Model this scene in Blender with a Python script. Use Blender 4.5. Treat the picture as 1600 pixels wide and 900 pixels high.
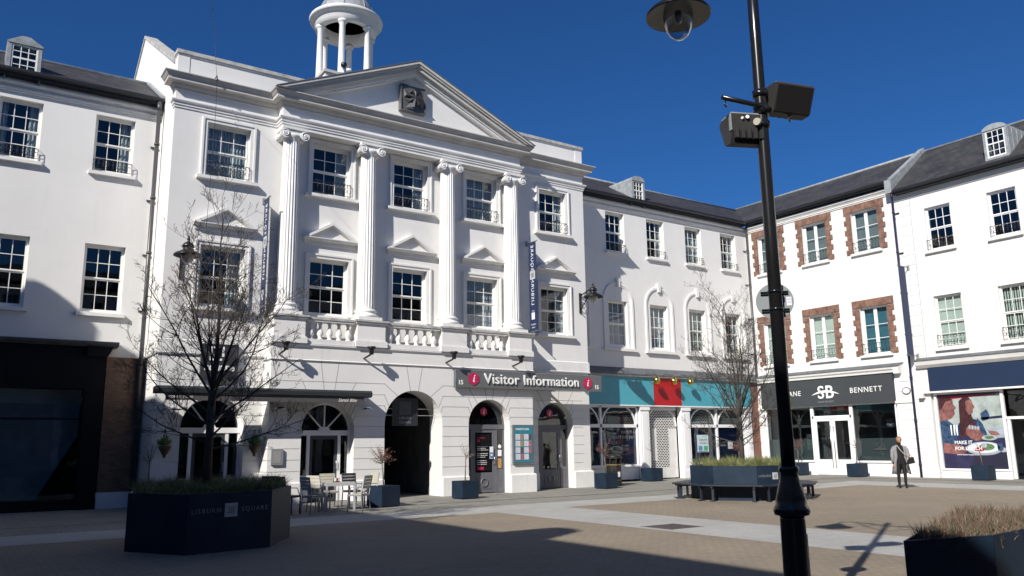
import bpy, bmesh, math, random
from mathutils import Vector, Matrix
from math import pi, sin, cos, radians, sqrt, atan2
random.seed(7)
for o in list(bpy.data.objects): bpy.data.objects.remove(o)
S = bpy.context.scene
COL = S.collection

# ---------------------------------------------------------------- camera
CAMH = 1.65
def cam_axes():
    p, rl, yw = radians(10.98), radians(-0.8), radians(34.35)
    fw = Vector((sin(yw)*cos(p), cos(yw)*cos(p), sin(p)))
    r0 = Vector((cos(yw), -sin(yw), 0)); u0 = r0.cross(fw)
    return cos(rl)*r0+sin(rl)*u0, -sin(rl)*r0+cos(rl)*u0, fw
cr, cu, cf = cam_axes()
cam = bpy.data.objects.new('camera', bpy.data.cameras.new('camera')); COL.objects.link(cam)
M = Matrix.Identity(4)
for i in range(3): M[i][0] = cr[i]; M[i][1] = cu[i]; M[i][2] = -cf[i]
M[0][3], M[1][3], M[2][3] = 0, 0, CAMH
cam.matrix_world = M
cam.data.sensor_width = 36; cam.data.lens = 1268/1600*36; cam.data.clip_end = 3000; cam.data.clip_start = 0.05
S.camera = cam

# ---------------------------------------------------------------- sky, sun, exposure
SUN_AZ, SUN_EL = radians(28), radians(33.5)      # direction the light travels, height of the sun
w = bpy.data.worlds.new('World'); S.world = w; w.use_nodes = True
nt = w.node_tree; bg = nt.nodes['Background']
sky = nt.nodes.new('ShaderNodeTexSky'); sky.sky_type = 'NISHITA'; sky.sun_disc = False
sky.sun_elevation = SUN_EL; sky.sun_rotation = radians(242)
sky.altitude = 300; sky.air_density = 1.0; sky.dust_density = 0.15; sky.ozone_density = 4.0
tint = nt.nodes.new('ShaderNodeMix'); tint.data_type = 'RGBA'; tint.blend_type = 'MULTIPLY'; tint.inputs[0].default_value = 1
tint.inputs[7].default_value = (0.325, 0.785, 1.33, 1)
nt.links.new(sky.outputs[0], tint.inputs[6]); nt.links.new(tint.outputs[2], bg.inputs[0]); bg.inputs[1].default_value = 0.05
sl = bpy.data.lights.new('sun', 'SUN'); sl.energy = 5.0; sl.angle = radians(0.5); sl.color = (1.0, 0.955, 0.89)
so = bpy.data.objects.new('sun', sl); COL.objects.link(so)
ld = Vector((cos(SUN_AZ)*cos(SUN_EL), sin(SUN_AZ)*cos(SUN_EL), -sin(SUN_EL)))
so.rotation_euler = ld.to_track_quat('-Z', 'Y').to_euler(); so.location = (-20, -10, 30)
S.view_settings.view_transform = 'Standard'; S.view_settings.look = 'None'
S.view_settings.exposure = 0.27; S.view_settings.gamma = 1.0; S.view_settings.use_curve_mapping = False
S.render.engine = 'CYCLES'
S.cycles.max_bounces = 6; S.cycles.transparent_max_bounces = 12

# ---------------------------------------------------------------- materials
MATS = {}
def mat(name, col, rough=0.6, var=0.0, scale=4.0, bump=0.0, bscale=60.0, metal=0.0, spec=0.5, col2=None, streak=0.0, coat=0.0):
    if name in MATS: return MATS[name]
    m = bpy.data.materials.new(name); m.use_nodes = True; MATS[name] = m
    n = m.node_tree.nodes; L = m.node_tree.links; b = n['Principled BSDF']
    b.inputs['Base Color'].default_value = (*col, 1); b.inputs['Roughness'].default_value = rough
    b.inputs['Metallic'].default_value = metal; b.inputs['Specular IOR Level'].default_value = spec
    b.inputs['Coat Weight'].default_value = coat
    geo = n.new('ShaderNodeTexCoord')
    if var > 0 or col2:
        nz = n.new('ShaderNodeTexNoise'); nz.inputs['Scale'].default_value = scale; nz.inputs['Detail'].default_value = 6; nz.inputs['Roughness'].default_value = 0.62
        L.new(geo.outputs['Object'], nz.inputs['Vector'])
        r = n.new('ShaderNodeValToRGB'); r.color_ramp.elements[0].position = 0.32; r.color_ramp.elements[1].position = 0.68
        a = tuple(max(0, c*(1-var)) for c in col); c2 = col2 or tuple(min(1, c*(1+var*0.6)) for c in col)
        r.color_ramp.elements[0].color = (*a, 1); r.color_ramp.elements[1].color = (*c2, 1)
        L.new(nz.outputs[0], r.inputs[0]); out = r.outputs[0]
        if streak > 0:
            mp = n.new('ShaderNodeMapping'); mp.inputs['Scale'].default_value = (2.4, 2.4, 0.16)
            n2 = n.new('ShaderNodeTexNoise'); n2.inputs['Scale'].default_value = 1.6; n2.inputs['Detail'].default_value = 7; n2.inputs['Roughness'].default_value = 0.7
            L.new(geo.outputs['Object'], mp.inputs[0]); L.new(mp.outputs[0], n2.inputs['Vector'])
            r2 = n.new('ShaderNodeValToRGB'); r2.color_ramp.elements[0].position = 0.56; r2.color_ramp.elements[1].position = 0.8
            r2.color_ramp.elements[0].color = (1, 1, 1, 1); r2.color_ramp.elements[1].color = (1-streak, 1-streak*1.05, 1-streak*1.2, 1)
            L.new(n2.outputs[0], r2.inputs[0])
            mx = n.new('ShaderNodeMix'); mx.data_type = 'RGBA'; mx.blend_type = 'MULTIPLY'; mx.inputs[0].default_value = 1
            L.new(out, mx.inputs[6]); L.new(r2.outputs[0], mx.inputs[7]); out = mx.outputs[2]
        L.new(out, b.inputs['Base Color'])
    if bump > 0:
        n3 = n.new('ShaderNodeTexNoise'); n3.inputs['Scale'].default_value = bscale; n3.inputs['Detail'].default_value = 4
        L.new(geo.outputs['Object'], n3.inputs['Vector'])
        bp = n.new('ShaderNodeBump'); bp.inputs['Strength'].default_value = bump; bp.inputs['Distance'].default_value = 0.02
        L.new(n3.outputs[0], bp.inputs['Height']); L.new(bp.outputs[0], b.inputs['Normal'])
    return m

def brick_mat(name, c1, c2, mortar, sx, sz, bw, bh, msize=0.01, rough=0.85, plane='XZ', bump=0.4, var=0.25, patch=0.5):
    if name in MATS: return MATS[name]
    m = bpy.data.materials.new(name); m.use_nodes = True; MATS[name] = m
    n = m.node_tree.nodes; L = m.node_tree.links; b = n['Principled BSDF']; b.inputs['Roughness'].default_value = rough
    g = n.new('ShaderNodeNewGeometry'); sp = n.new('ShaderNodeSeparateXYZ'); cb = n.new('ShaderNodeCombineXYZ')
    L.new(g.outputs['Position'], sp.inputs[0])
    pick = {'XZ': (0, 2), 'YZ': (1, 2), 'XY': (0, 1)}[plane]
    L.new(sp.outputs[pick[0]], cb.inputs[0]); L.new(sp.outputs[pick[1]], cb.inputs[1])
    t = n.new('ShaderNodeTexBrick'); L.new(cb.outputs[0], t.inputs['Vector'])
    t.inputs['Scale'].default_value = 1; t.inputs['Brick Width'].default_value = bw; t.inputs['Row Height'].default_value = bh
    t.inputs['Mortar Size'].default_value = msize; t.inputs['Mortar Smooth'].default_value = 0.3
    t.inputs['Color1'].default_value = (*c1, 1); t.inputs['Color2'].default_value = (*c2, 1); t.inputs['Mortar'].default_value = (*mortar, 1)
    nz = n.new('ShaderNodeTexNoise'); nz.inputs['Scale'].default_value = patch; nz.inputs['Detail'].default_value = 8; nz.inputs['Roughness'].default_value = 0.65
    L.new(g.outputs['Position'], nz.inputs['Vector'])
    r = n.new('ShaderNodeValToRGB'); r.color_ramp.elements[0].position = 0.3; r.color_ramp.elements[1].position = 0.7
    r.color_ramp.elements[0].color = (1-var, 1-var, 1-var, 1); r.color_ramp.elements[1].color = (1+var*0.4, 1+var*0.35, 1+var*0.3, 1)
    L.new(nz.outputs[0], r.inputs[0])
    mx = n.new('ShaderNodeMix'); mx.data_type = 'RGBA'; mx.blend_type = 'MULTIPLY'; mx.inputs[0].default_value = 1
    L.new(t.outputs[0], mx.inputs[6]); L.new(r.outputs[0], mx.inputs[7])
    # small stains and chewing-gum spots
    v = n.new('ShaderNodeTexNoise'); v.inputs['Scale'].default_value = 9; v.inputs['Detail'].default_value = 3; L.new(g.outputs['Position'], v.inputs['Vector'])
    r3 = n.new('ShaderNodeValToRGB'); r3.color_ramp.elements[0].position = 0.25; r3.color_ramp.elements[1].position = 0.42
    r3.color_ramp.elements[0].color = (0.72, 0.72, 0.72, 1); r3.color_ramp.elements[1].color = (1, 1, 1, 1)
    L.new(v.outputs[0], r3.inputs[0])
    m2 = n.new('ShaderNodeMix'); m2.data_type = 'RGBA'; m2.blend_type = 'MULTIPLY'; m2.inputs[0].default_value = 1
    L.new(mx.outputs[2], m2.inputs[6]); L.new(r3.outputs[0], m2.inputs[7])
    L.new(m2.outputs[2], b.inputs['Base Color'])
    bp = n.new('ShaderNodeBump'); bp.inputs['Strength'].default_value = bump; bp.inputs['Distance'].default_value = 0.01
    n4 = n.new('ShaderNodeTexNoise'); n4.inputs['Scale'].default_value = 70; n4.inputs['Detail'].default_value = 3; L.new(g.outputs['Position'], n4.inputs['Vector'])
    ad = n.new('ShaderNodeMath'); ad.operation = 'SUBTRACT'; L.new(n4.outputs[0], ad.inputs[0]); L.new(t.outputs['Fac'], ad.inputs[1])
    L.new(ad.outputs[0], bp.inputs['Height']); L.new(bp.outputs[0], b.inputs['Normal'])
    return m

def glass_mat(name, tint=(0.90, 0.93, 0.93), rough=0.01, ior=1.5):
    if name in MATS: return MATS[name]
    m = bpy.data.materials.new(name); m.use_nodes = True; MATS[name] = m
    n = m.node_tree.nodes; L = m.node_tree.links; n.remove(n['Principled BSDF']); out = n['Material Output']
    tr = n.new('ShaderNodeBsdfTransparent'); tr.inputs[0].default_value = (*tint, 1)
    gl = n.new('ShaderNodeBsdfGlossy'); gl.inputs['Roughness'].default_value = rough
    lw_ = n.new('ShaderNodeLayerWeight'); lw_.inputs[0].default_value = 0.5
    pw = n.new('ShaderNodeMath'); pw.operation = 'POWER'; L.new(lw_.outputs['Facing'], pw.inputs[0]); pw.inputs[1].default_value = 4.5
    fr = n.new('ShaderNodeMath'); fr.operation = 'MULTIPLY_ADD'; L.new(pw.outputs[0], fr.inputs[0]); fr.inputs[1].default_value = 0.9; fr.inputs[2].default_value = ((ior-1)/(ior+1))**2*1.25
    g = n.new('ShaderNodeTexCoord'); nz = n.new('ShaderNodeTexNoise'); nz.inputs['Scale'].default_value = 1.3; nz.inputs['Detail'].default_value = 1
    L.new(g.outputs['Object'], nz.inputs['Vector'])
    bp = n.new('ShaderNodeBump'); bp.inputs['Strength'].default_value = 0.12; bp.inputs['Distance'].default_value = 0.02
    L.new(nz.outputs[0], bp.inputs['Height']); L.new(bp.outputs[0], gl.inputs['Normal'])
    mx = n.new('ShaderNodeMixShader'); L.new(fr.outputs[0], mx.inputs[0]); L.new(tr.outputs[0], mx.inputs[1]); L.new(gl.outputs[0], mx.inputs[2])
    L.new(mx.outputs[0], out.inputs[0]); return m

WHITE = mat('white_render', (0.735, 0.725, 0.70), 0.75, 0.05, 0.55, 0.12, 45, streak=0.09)
TRIM = mat('white_trim', (0.75, 0.74, 0.715), 0.6, 0.06, 2.0, 0.06, 30, streak=0.16)
STONE = mat('weathered_coping', (0.46, 0.45, 0.42), 0.85, 0.35, 3.5, 0.3, 30)
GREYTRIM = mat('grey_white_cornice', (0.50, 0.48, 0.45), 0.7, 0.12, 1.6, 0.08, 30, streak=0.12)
SASH = mat('sash_paint', (0.80, 0.79, 0.74), 0.45)
WPVC = mat('white_frame', (0.82, 0.82, 0.82), 0.4)
GROOVE = mat('groove_shade', (0.34, 0.34, 0.35), 0.9)
LEAD = mat('lead_sheet', (0.30, 0.32, 0.33), 0.55, 0.3, 5, 0.1, 30, streak=0.3)
DLEAD = mat('dark_lead', (0.11, 0.12, 0.13), 0.6, 0.3, 5)
SLATE = brick_mat('slate_tiles', (0.040, 0.040, 0.045), (0.068, 0.064, 0.064), (0.02, 0.02, 0.022), 1, 1, 0.3, 0.16, 0.010, 0.6, 'XZ', 0.7, 0.4, 0.9)
SLATEY = brick_mat('slate_tiles_side', (0.042, 0.042, 0.047), (0.068, 0.064, 0.064), (0.02, 0.02, 0.022), 1, 1, 0.3, 0.16, 0.010, 0.6, 'YZ', 0.7, 0.4, 0.9)
GUTTER = mat('gutter_dark', (0.018, 0.018, 0.020), 0.4)
IRON = mat('black_iron', (0.012, 0.012, 0.014), 0.35)
PIPE = mat('downpipe_grey', (0.06, 0.062, 0.066), 0.35)
PIPEBLUE = mat('downpipe_navy', (0.018, 0.02, 0.055), 0.35)
GLASS = glass_mat('window_glass')
SHOPGLASS = glass_mat('shop_glass', (0.72, 0.76, 0.77), 0.01, 1.55)
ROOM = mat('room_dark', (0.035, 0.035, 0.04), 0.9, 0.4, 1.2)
CURTAIN = mat('curtain', (0.42, 0.46, 0.50), 0.9, 0.25, 8)
BLIND = mat('pale_green_blind', (0.50, 0.56, 0.50), 0.8, 0.08, 6)
FROST = mat('grey_green_film', (0.17, 0.21, 0.22), 0.25, 0.1, 3)
TEALFILM = mat('teal_film', (0.05, 0.16, 0.21), 0.2, 0.15, 3)
SANDSTONE = mat('red_sandstone', (0.205, 0.105, 0.075), 0.9, 0.4, 4, 0.5, 40, col2=(0.27, 0.155, 0.11))
NAVY = mat('planter_navy', (0.012, 0.025, 0.046), 0.6, 0.25, 2.5, 0.05, 20, streak=0.15, spec=0.25)
SOIL = mat('soil', (0.03, 0.022, 0.016), 0.95, 0.4, 12, 0.8, 60)
BARK = mat("bark", (0.062, 0.052, 0.044), 0.85, 0.4, 10, 0.6, 40)
SMOOTHBARK = mat('pale_bark', (0.16, 0.13, 0.10), 0.8, 0.3, 10)
CREAM = mat('cream_slats', (0.48, 0.45, 0.37), 0.55, 0.1, 6)
ALU = mat('grey_metal', (0.30, 0.31, 0.32), 0.4, metal=0.3)
DARKCHAIR = mat('dark_weave', (0.035, 0.037, 0.042), 0.6)
MGREY = mat('sign_grey', (0.125, 0.13, 0.135), 0.45)
SIGNWHITE = mat('letter_white', (0.80, 0.80, 0.78), 0.5)
CRIMSON = mat('hexagon_crimson', (0.50, 0.012, 0.085), 0.4)
TEAL = mat('fascia_teal', (0.070, 0.34, 0.42), 0.45, 0.05, 2)
RED = mat('fascia_red', (0.42, 0.006, 0.012), 0.45, 0.05, 2)
NAVYSIGN = mat('fascia_navy', (0.006, 0.020, 0.060), 0.6, 0.06, 2)
CHARCOAL = mat('fascia_charcoal', (0.045, 0.052, 0.056), 0.5, 0.05, 2)
BLACK = mat('shop_black', (0.005, 0.005, 0.006), 0.6, spec=0.2)
BRICK = brick_mat('tan_brick', (0.17, 0.095, 0.055), (0.24, 0.14, 0.085), (0.14, 0.115, 0.09), 1, 1, 0.225, 0.075, 0.01, 0.9, 'XZ', 0.5, 0.25, 1.5)
REDBRICK = brick_mat('red_brick', (0.22, 0.075, 0.045), (0.28, 0.11, 0.07), (0.20, 0.17, 0.14), 1, 1, 0.225, 0.075, 0.01, 0.9, 'XZ', 0.5, 0.25, 1.5)
DOORGREY = mat('door_grey', (0.13, 0.13, 0.145), 0.45, 0.08, 3)
SATIN = mat('satin_steel', (0.55, 0.55, 0.55), 0.3, metal=0.9)
BRASS = mat('brass_gold', (0.65, 0.48, 0.12), 0.22, metal=1.0)
BLUEFILM = mat('poster_navy', (0.020, 0.030, 0.095), 0.25, 0.2, 1.5)
BANNER = mat('banner_navy', (0.018, 0.030, 0.085), 0.6, 0.08, 3)
BANGREY = mat('banner_silver', (0.45, 0.46, 0.46), 0.6, 0.2, 6)

# ---------------------------------------------------------------- mesh builder
class MB:
    def __init__(s, F=None): s.v = []; s.f = []; s.m = []; s.mats = []; s.F = F; s.sm = []
    def P(s, p):
        p = s.F(*p) if s.F else Vector(p)
        s.v.append(p); return len(s.v)-1
    def mi(s, m):
        if m not in s.mats: s.mats.append(m)
        return s.mats.index(m)
    def face(s, pts, m, smooth=False):
        s.f.append([s.P(p) for p in pts]); s.m.append(s.mi(m)); s.sm.append(smooth)
    def fi(s, idx, m, smooth=False):
        s.f.append(list(idx)); s.m.append(s.mi(m)); s.sm.append(smooth)
    def box(s, a0, a1, b0, b1, c0, c1, m):
        i = [s.P(p) for p in ((a0,b0,c0),(a1,b0,c0),(a1,b1,c0),(a0,b1,c0),(a0,b0,c1),(a1,b0,c1),(a1,b1,c1),(a0,b1,c1))]
        for q in ((0,3,2,1),(4,5,6,7),(0,1,5,4),(1,2,6,5),(2,3,7,6),(3,0,4,7)): s.fi([i[k] for k in q], m)
    def prism(s, poly, lo, hi, m, ax=1, smooth=False, caps=True):
        # poly in the two other coordinates, extruded along axis ax
        def mk(p, t):
            q = list(p); q.insert(ax, t); return tuple(q)
        A = [s.P(mk(p, lo)) for p in poly]; B = [s.P(mk(p, hi)) for p in poly]; n = len(poly)
        for k in range(n): s.fi((A[k], A[(k+1) % n], B[(k+1) % n], B[k]), m, smooth)
        if caps: s.fi(A[::-1], m); s.fi(B, m)
    def tube(s, pts, r, m, n=6, smooth=True, caps=True):
        P = [s.F(*p) if s.F else Vector(p) for p in pts]; R = r if isinstance(r, (list, tuple)) else [r]*len(P)
        rings = []; up = None
        for k, p in enumerate(P):
            d = (P[min(k+1, len(P)-1)]-P[max(k-1, 0)])
            if d.length < 1e-9: d = Vector((0, 0, 1))
            d.normalize()
            if up is None: up = Vector((0, 0, 1)) if abs(d.z) < 0.9 else Vector((1, 0, 0))
            a = d.cross(up)
            if a.length < 1e-4: a = d.cross(Vector((1, 0.3, 0)))
            a.normalize(); b = a.cross(d); b.normalize(); up = b
            ring = []
            for j in range(n):
                t = 2*pi*j/n; s.v.append(p+(a*cos(t)+b*sin(t))*R[k]); ring.append(len(s.v)-1)
            rings.append(ring)
        for A, B in zip(rings, rings[1:]):
            for j in range(n): s.fi((A[j], A[(j+1) % n], B[(j+1) % n], B[j]), m, smooth)
        if caps and n > 2: s.fi(rings[0][::-1], m); s.fi(rings[-1], m)
    def lathe(s, c, prof, m, n=16, smooth=True, axis=2, caps=True):
        # prof: (radius, t) along axis from centre c
        rings = []
        for r, t in prof:
            ring = []
            for j in range(n):
                a = 2*pi*j/n; q = [0, 0, 0]; o = [i for i in range(3) if i != axis]
                q[o[0]] = c[o[0]]+r*cos(a); q[o[1]] = c[o[1]]+r*sin(a); q[axis] = c[axis]+t
                ring.append(s.P(tuple(q)))
            rings.append(ring)
        for A, B in zip(rings, rings[1:]):
            for j in range(n): s.fi((A[j], A[(j+1) % n], B[(j+1) % n], B[j]), m, smooth)
        if caps: s.fi(rings[0][::-1], m); s.fi(rings[-1], m)
    def sweep(s, path, prof, m, closed=False):
        # world plan path (x,y); profile (out,z), outward = right of travel
        n = len(path); rings = []
        for k in range(n):
            p = Vector(path[k]); a = Vector(path[k-1]) if (k > 0 or closed) else None
            b = Vector(path[(k+1) % n]) if (k < n-1 or closed) else None
            def rn(u, v): d = (v-u).normalized(); return Vector((d.y, -d.x))
            if a is None: o = rn(p, b)
            elif b is None: o = rn(a, p)
            else:
                n1, n2 = rn(a, p), rn(p, b); o = (n1+n2); o = o/(o.length_squared/2) if o.length > 1e-6 else n1
            ring = []
            for out, z in prof:
                q = p+o*out; s.v.append(Vector((q.x, q.y, z))); ring.append(len(s.v)-1)
            rings.append(ring)
        K = len(prof)
        pr = list(zip(rings, rings[1:]))+([(rings[-1], rings[0])] if closed else [])
        for A, B in pr:
            for j in range(K): s.fi((A[j], A[(j+1) % K], B[(j+1) % K], B[j]), m)
        if not closed: s.fi(rings[0][::-1], m); s.fi(rings[-1], m)
    def build(s, name, parent=None, recalc=True):
        me = bpy.data.meshes.new(name)
        org = Vector((0, 0, 0)); q = parent
        while q is not None: org = org+Vector(q.location); q = q.parent
        me.from_pydata([tuple(v-org) for v in s.v], [], s.f)
        for m in s.mats: me.materials.append(m)
        me.polygons.foreach_set('material_index', s.m); me.polygons.foreach_set('use_smooth', s.sm)
        if recalc:
            bm = bmesh.new(); bm.from_mesh(me); bmesh.ops.recalc_face_normals(bm, faces=bm.faces); bm.to_mesh(me); bm.free()
        me.update()
        o = bpy.data.objects.new(name, me); COL.objects.link(o)
        if parent is not None: o.parent = parent
        return o

def frame(ox, oy, ux, uy):
    nx, ny = uy, -ux
    return lambda u, d, z: Vector((ox+u*ux+d*nx, oy+u*uy+d*ny, z))
def tag(o, label=None, cat=None, group=None, kind=None):
    if label: o['label'] = label
    if cat: o['category'] = cat
    if group: o['group'] = group
    if kind: o['kind'] = kind
    return o
def thing(name, label, cat, loc=(0, 0, 0), group=None, rz=0):
    o = bpy.data.objects.new(name, None); COL.objects.link(o); o.location = loc; o.rotation_euler = (0, 0, rz)
    o.empty_display_size = 0.2
    return tag(o, label, cat, group)
def copy_tree(o, parent=None):
    c = o.copy(); COL.objects.link(c)
    if parent is not None: c.parent = parent
    for ch in [x for x in o.children]: copy_tree(ch, c)
    return c
def text(name, parent, body, F, u, d, z, size, m, ext=0.006, align='CENTER', mirror=False, off=0.0, rot=0.0, space=1.0, shear=0.0):
    cu_ = bpy.data.curves.new(name, 'FONT'); cu_.body = body; cu_.size = size; cu_.extrude = ext; cu_.align_x = align; cu_.offset = off
    cu_.space_character = space; cu_.shear = shear; cu_.resolution_u = 3
    t = bpy.data.objects.new(name, cu_); COL.objects.link(t)
    me = bpy.data.meshes.new_from_object(t); bpy.data.objects.remove(t)
    org = Vector((0, 0, 0)); q = parent
    while q is not None: org = org+Vector(q.location); q = q.parent
    for v in me.vertices:
        x, y, zz = v.co; x = -x if mirror else x
        x, y = x*cos(rot)-y*sin(rot), x*sin(rot)+y*cos(rot)
        v.co = F(u+x, d+zz, z+y)-org
    me.materials.clear(); me.materials.append(m); me.update()
    o = bpy.data.objects.new(name, me); COL.objects.link(o); o.parent = parent
    return o

def gh(x): return min(max(0.0, (x-19)*0.0085), 0.13)

# ---------------------------------------------------------------- ground
PAV = brick_mat('promenade_slabs', (0.235, 0.225, 0.195), (0.27, 0.26, 0.23), (0.155, 0.145, 0.125), 1, 1, 0.42, 0.42, 0.010, 0.85, 'XY', 0.3, 0.22, 0.45)
TAN = brick_mat('tan_block_paving', (0.262, 0.218, 0.160), (0.300, 0.248, 0.180), (0.185, 0.158, 0.118), 1, 1, 0.21, 0.105, 0.008, 0.9, 'XY', 0.5, 0.20, 0.35)
PATHM = brick_mat('pale_stone_flags', (0.375, 0.37, 0.345), (0.41, 0.405, 0.38), (0.29, 0.285, 0.265), 1, 1, 0.62, 0.42, 0.007, 0.8, 'XY', 0.25, 0.12, 0.6)
KERB = mat('drain_channel', (0.14, 0.13, 0.12), 0.85, 0.3, 6)
def sheet(name, x0, x1, y0, y1, m, lift):
    xs = sorted({x0, x1} | {x for x in (19, 34.3) if x0 < x < x1})
    b = MB()
    for a, c in zip(xs, xs[1:]):
        b.face(((a, y0, gh(a)+lift), (c, y0, gh(c)+lift), (c, y1, gh(c)+lift), (a, y1, gh(a)+lift)), m)
    o = b.build(name); tag(o, kind='structure'); return o
sheet('ground', -300, 400, -300, 400, PAV, 0)
sheet('block_paving', -8.0, 11.5, -7.0, 17.7, TAN, 0.004)
sheet('block_paving', 13.85, 27.4, -7.0, 17.9, TAN, 0.004)
sheet('path', 11.5, 13.85, -7.0, 17.9, PATHM, 0.005)
sheet('path', 11.5, 27.4, 17.9, 19.6, PATHM, 0.004)
sheet('path', 27.4, 29.6, -7.0, 19.6, PATHM, 0.005)
sheet('path', -8.0, 11.5, 17.7, 19.6, PATHM, 0.004)
sheet('drain_channel', -8.0, 31.6, 21.45, 21.62, KERB, 0.005)
sheet('drain_channel', 31.6, 31.77, -7, 21.62, KERB, 0.006)
# ---------------------------------------------------------------- building helpers
def wall_holes(b, u0, u1, z0, z1, holes, m, d=0.0, t=0.35, arches=(), grooves=(), gd=0.022):
    """front wall with rectangular holes (u0,u1,z0,z1) and arched ones (uc, r, z0, zspring)"""
    rects = list(holes)+[(uc-r, uc+r, za, zs+r+0.02) for uc, r, za, zs in arches]
    us = sorted({u0, u1} | {h[0] for h in rects} | {h[1] for h in rects})
    us = [u for u in us if u0-1e-6 <= u <= u1+1e-6]
    gz = [(g-0.013, g+0.013) for g in grooves]
    for a, c in zip(us, us[1:]):
        zs_ = sorted([(h[2], h[3]) for h in rects if h[0] < (a+c)/2 < h[1]])
        segs = []; z = z0
        for p, q in zs_:
            if p > z: segs.append((z, min(p, z1)))
            z = max(z, q)
        if z < z1: segs.append((z, z1))
        for p, q in segs:
            z = p
            for g0, g1 in gz:
                if g0 > p and g1 < q:
                    b.face(((a, d, z), (c, d, z), (c, d, g0), (a, d, g0)), m)
                    b.face(((a, d, g0), (c, d, g0), (c, d-gd, g0+0.004), (a, d-gd, g0+0.004)), m)
                    b.face(((a, d-gd, g0+0.004), (c, d-gd, g0+0.004), (c, d-gd, g1-0.004), (a, d-gd, g1-0.004)), m)
                    b.face(((a, d-gd, g1-0.004), (c, d-gd, g1-0.004), (c, d, g1), (a, d, g1)), m)
                    z = g1
            b.face(((a, d, z), (c, d, z), (c, d, q), (a, d, q)), m)
    for h in holes:
        a, c, p, q = h
        b.face(((a, d, p), (a, d-t, p), (a, d-t, q), (a, d, q)), m); b.face(((c, d, p), (c, d, q), (c, d-t, q), (c, d-t, p)), m)
        b.face(((a, d, q), (a, d-t, q), (c, d-t, q), (c, d, q)), m); b.face(((a, d, p), (c, d, p), (c, d-t, p), (a, d-t, p)), m)
    for uc, r, za, zs in arches:
        N = 20; top = zs+r+0.02
        pts = [(uc-r*cos(pi*k/N), zs+r*sin(pi*k/N)) for k in range(N+1)]
        b.face(((uc-r, d, zs), pts and (pts[0][0], d, pts[0][1]+1e-4), (uc-r, d, top)), m)
        for (ua, za_), (ub, zb) in zip(pts, pts[1:]):
            b.face(((ua, d, za_), (ub, d, zb), (ub, d, top), (ua, d, top)), m)
            b.face(((ua, d, za_), (ua, d-t, za_), (ub, d-t, zb), (ub, d, zb)), m, True)
        for s in (-1, 1):
            b.face(((uc+s*r, d, za), (uc+s*r, d-t, za), (uc+s*r, d-t, zs), (uc+s*r, d, zs)), m)

def railing(F, parent, a, c, z, h, d=0.10, rings=True):
    b = MB(F); T = 0.009
    for zz in (z+0.03, z+h): b.tube([(a, -0.04, zz), (a, d, zz), (c, d, zz), (c, -0.04, zz)], T, IRON, 4)
    n = max(4, int((c-a)/0.13)); st = (c-a)/n
    for k in range(n+1):
        u = a+k*st; b.tube([(u, d, z+0.03), (u, d, z+h)], 0.006, IRON, 4)
    if rings:
        for k in range(n):
            u = a+(k+0.5)*st; R = st*0.45
            for zc in (z+h-R-0.01, z+0.03+(h-0.03)*0.42):
                b.tube([(u+R*cos(2*pi*j/8), d, zc+R*sin(2*pi*j/8)) for j in range(9)], 0.006, IRON, 4)
    return b.build('railing', parent)

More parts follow.
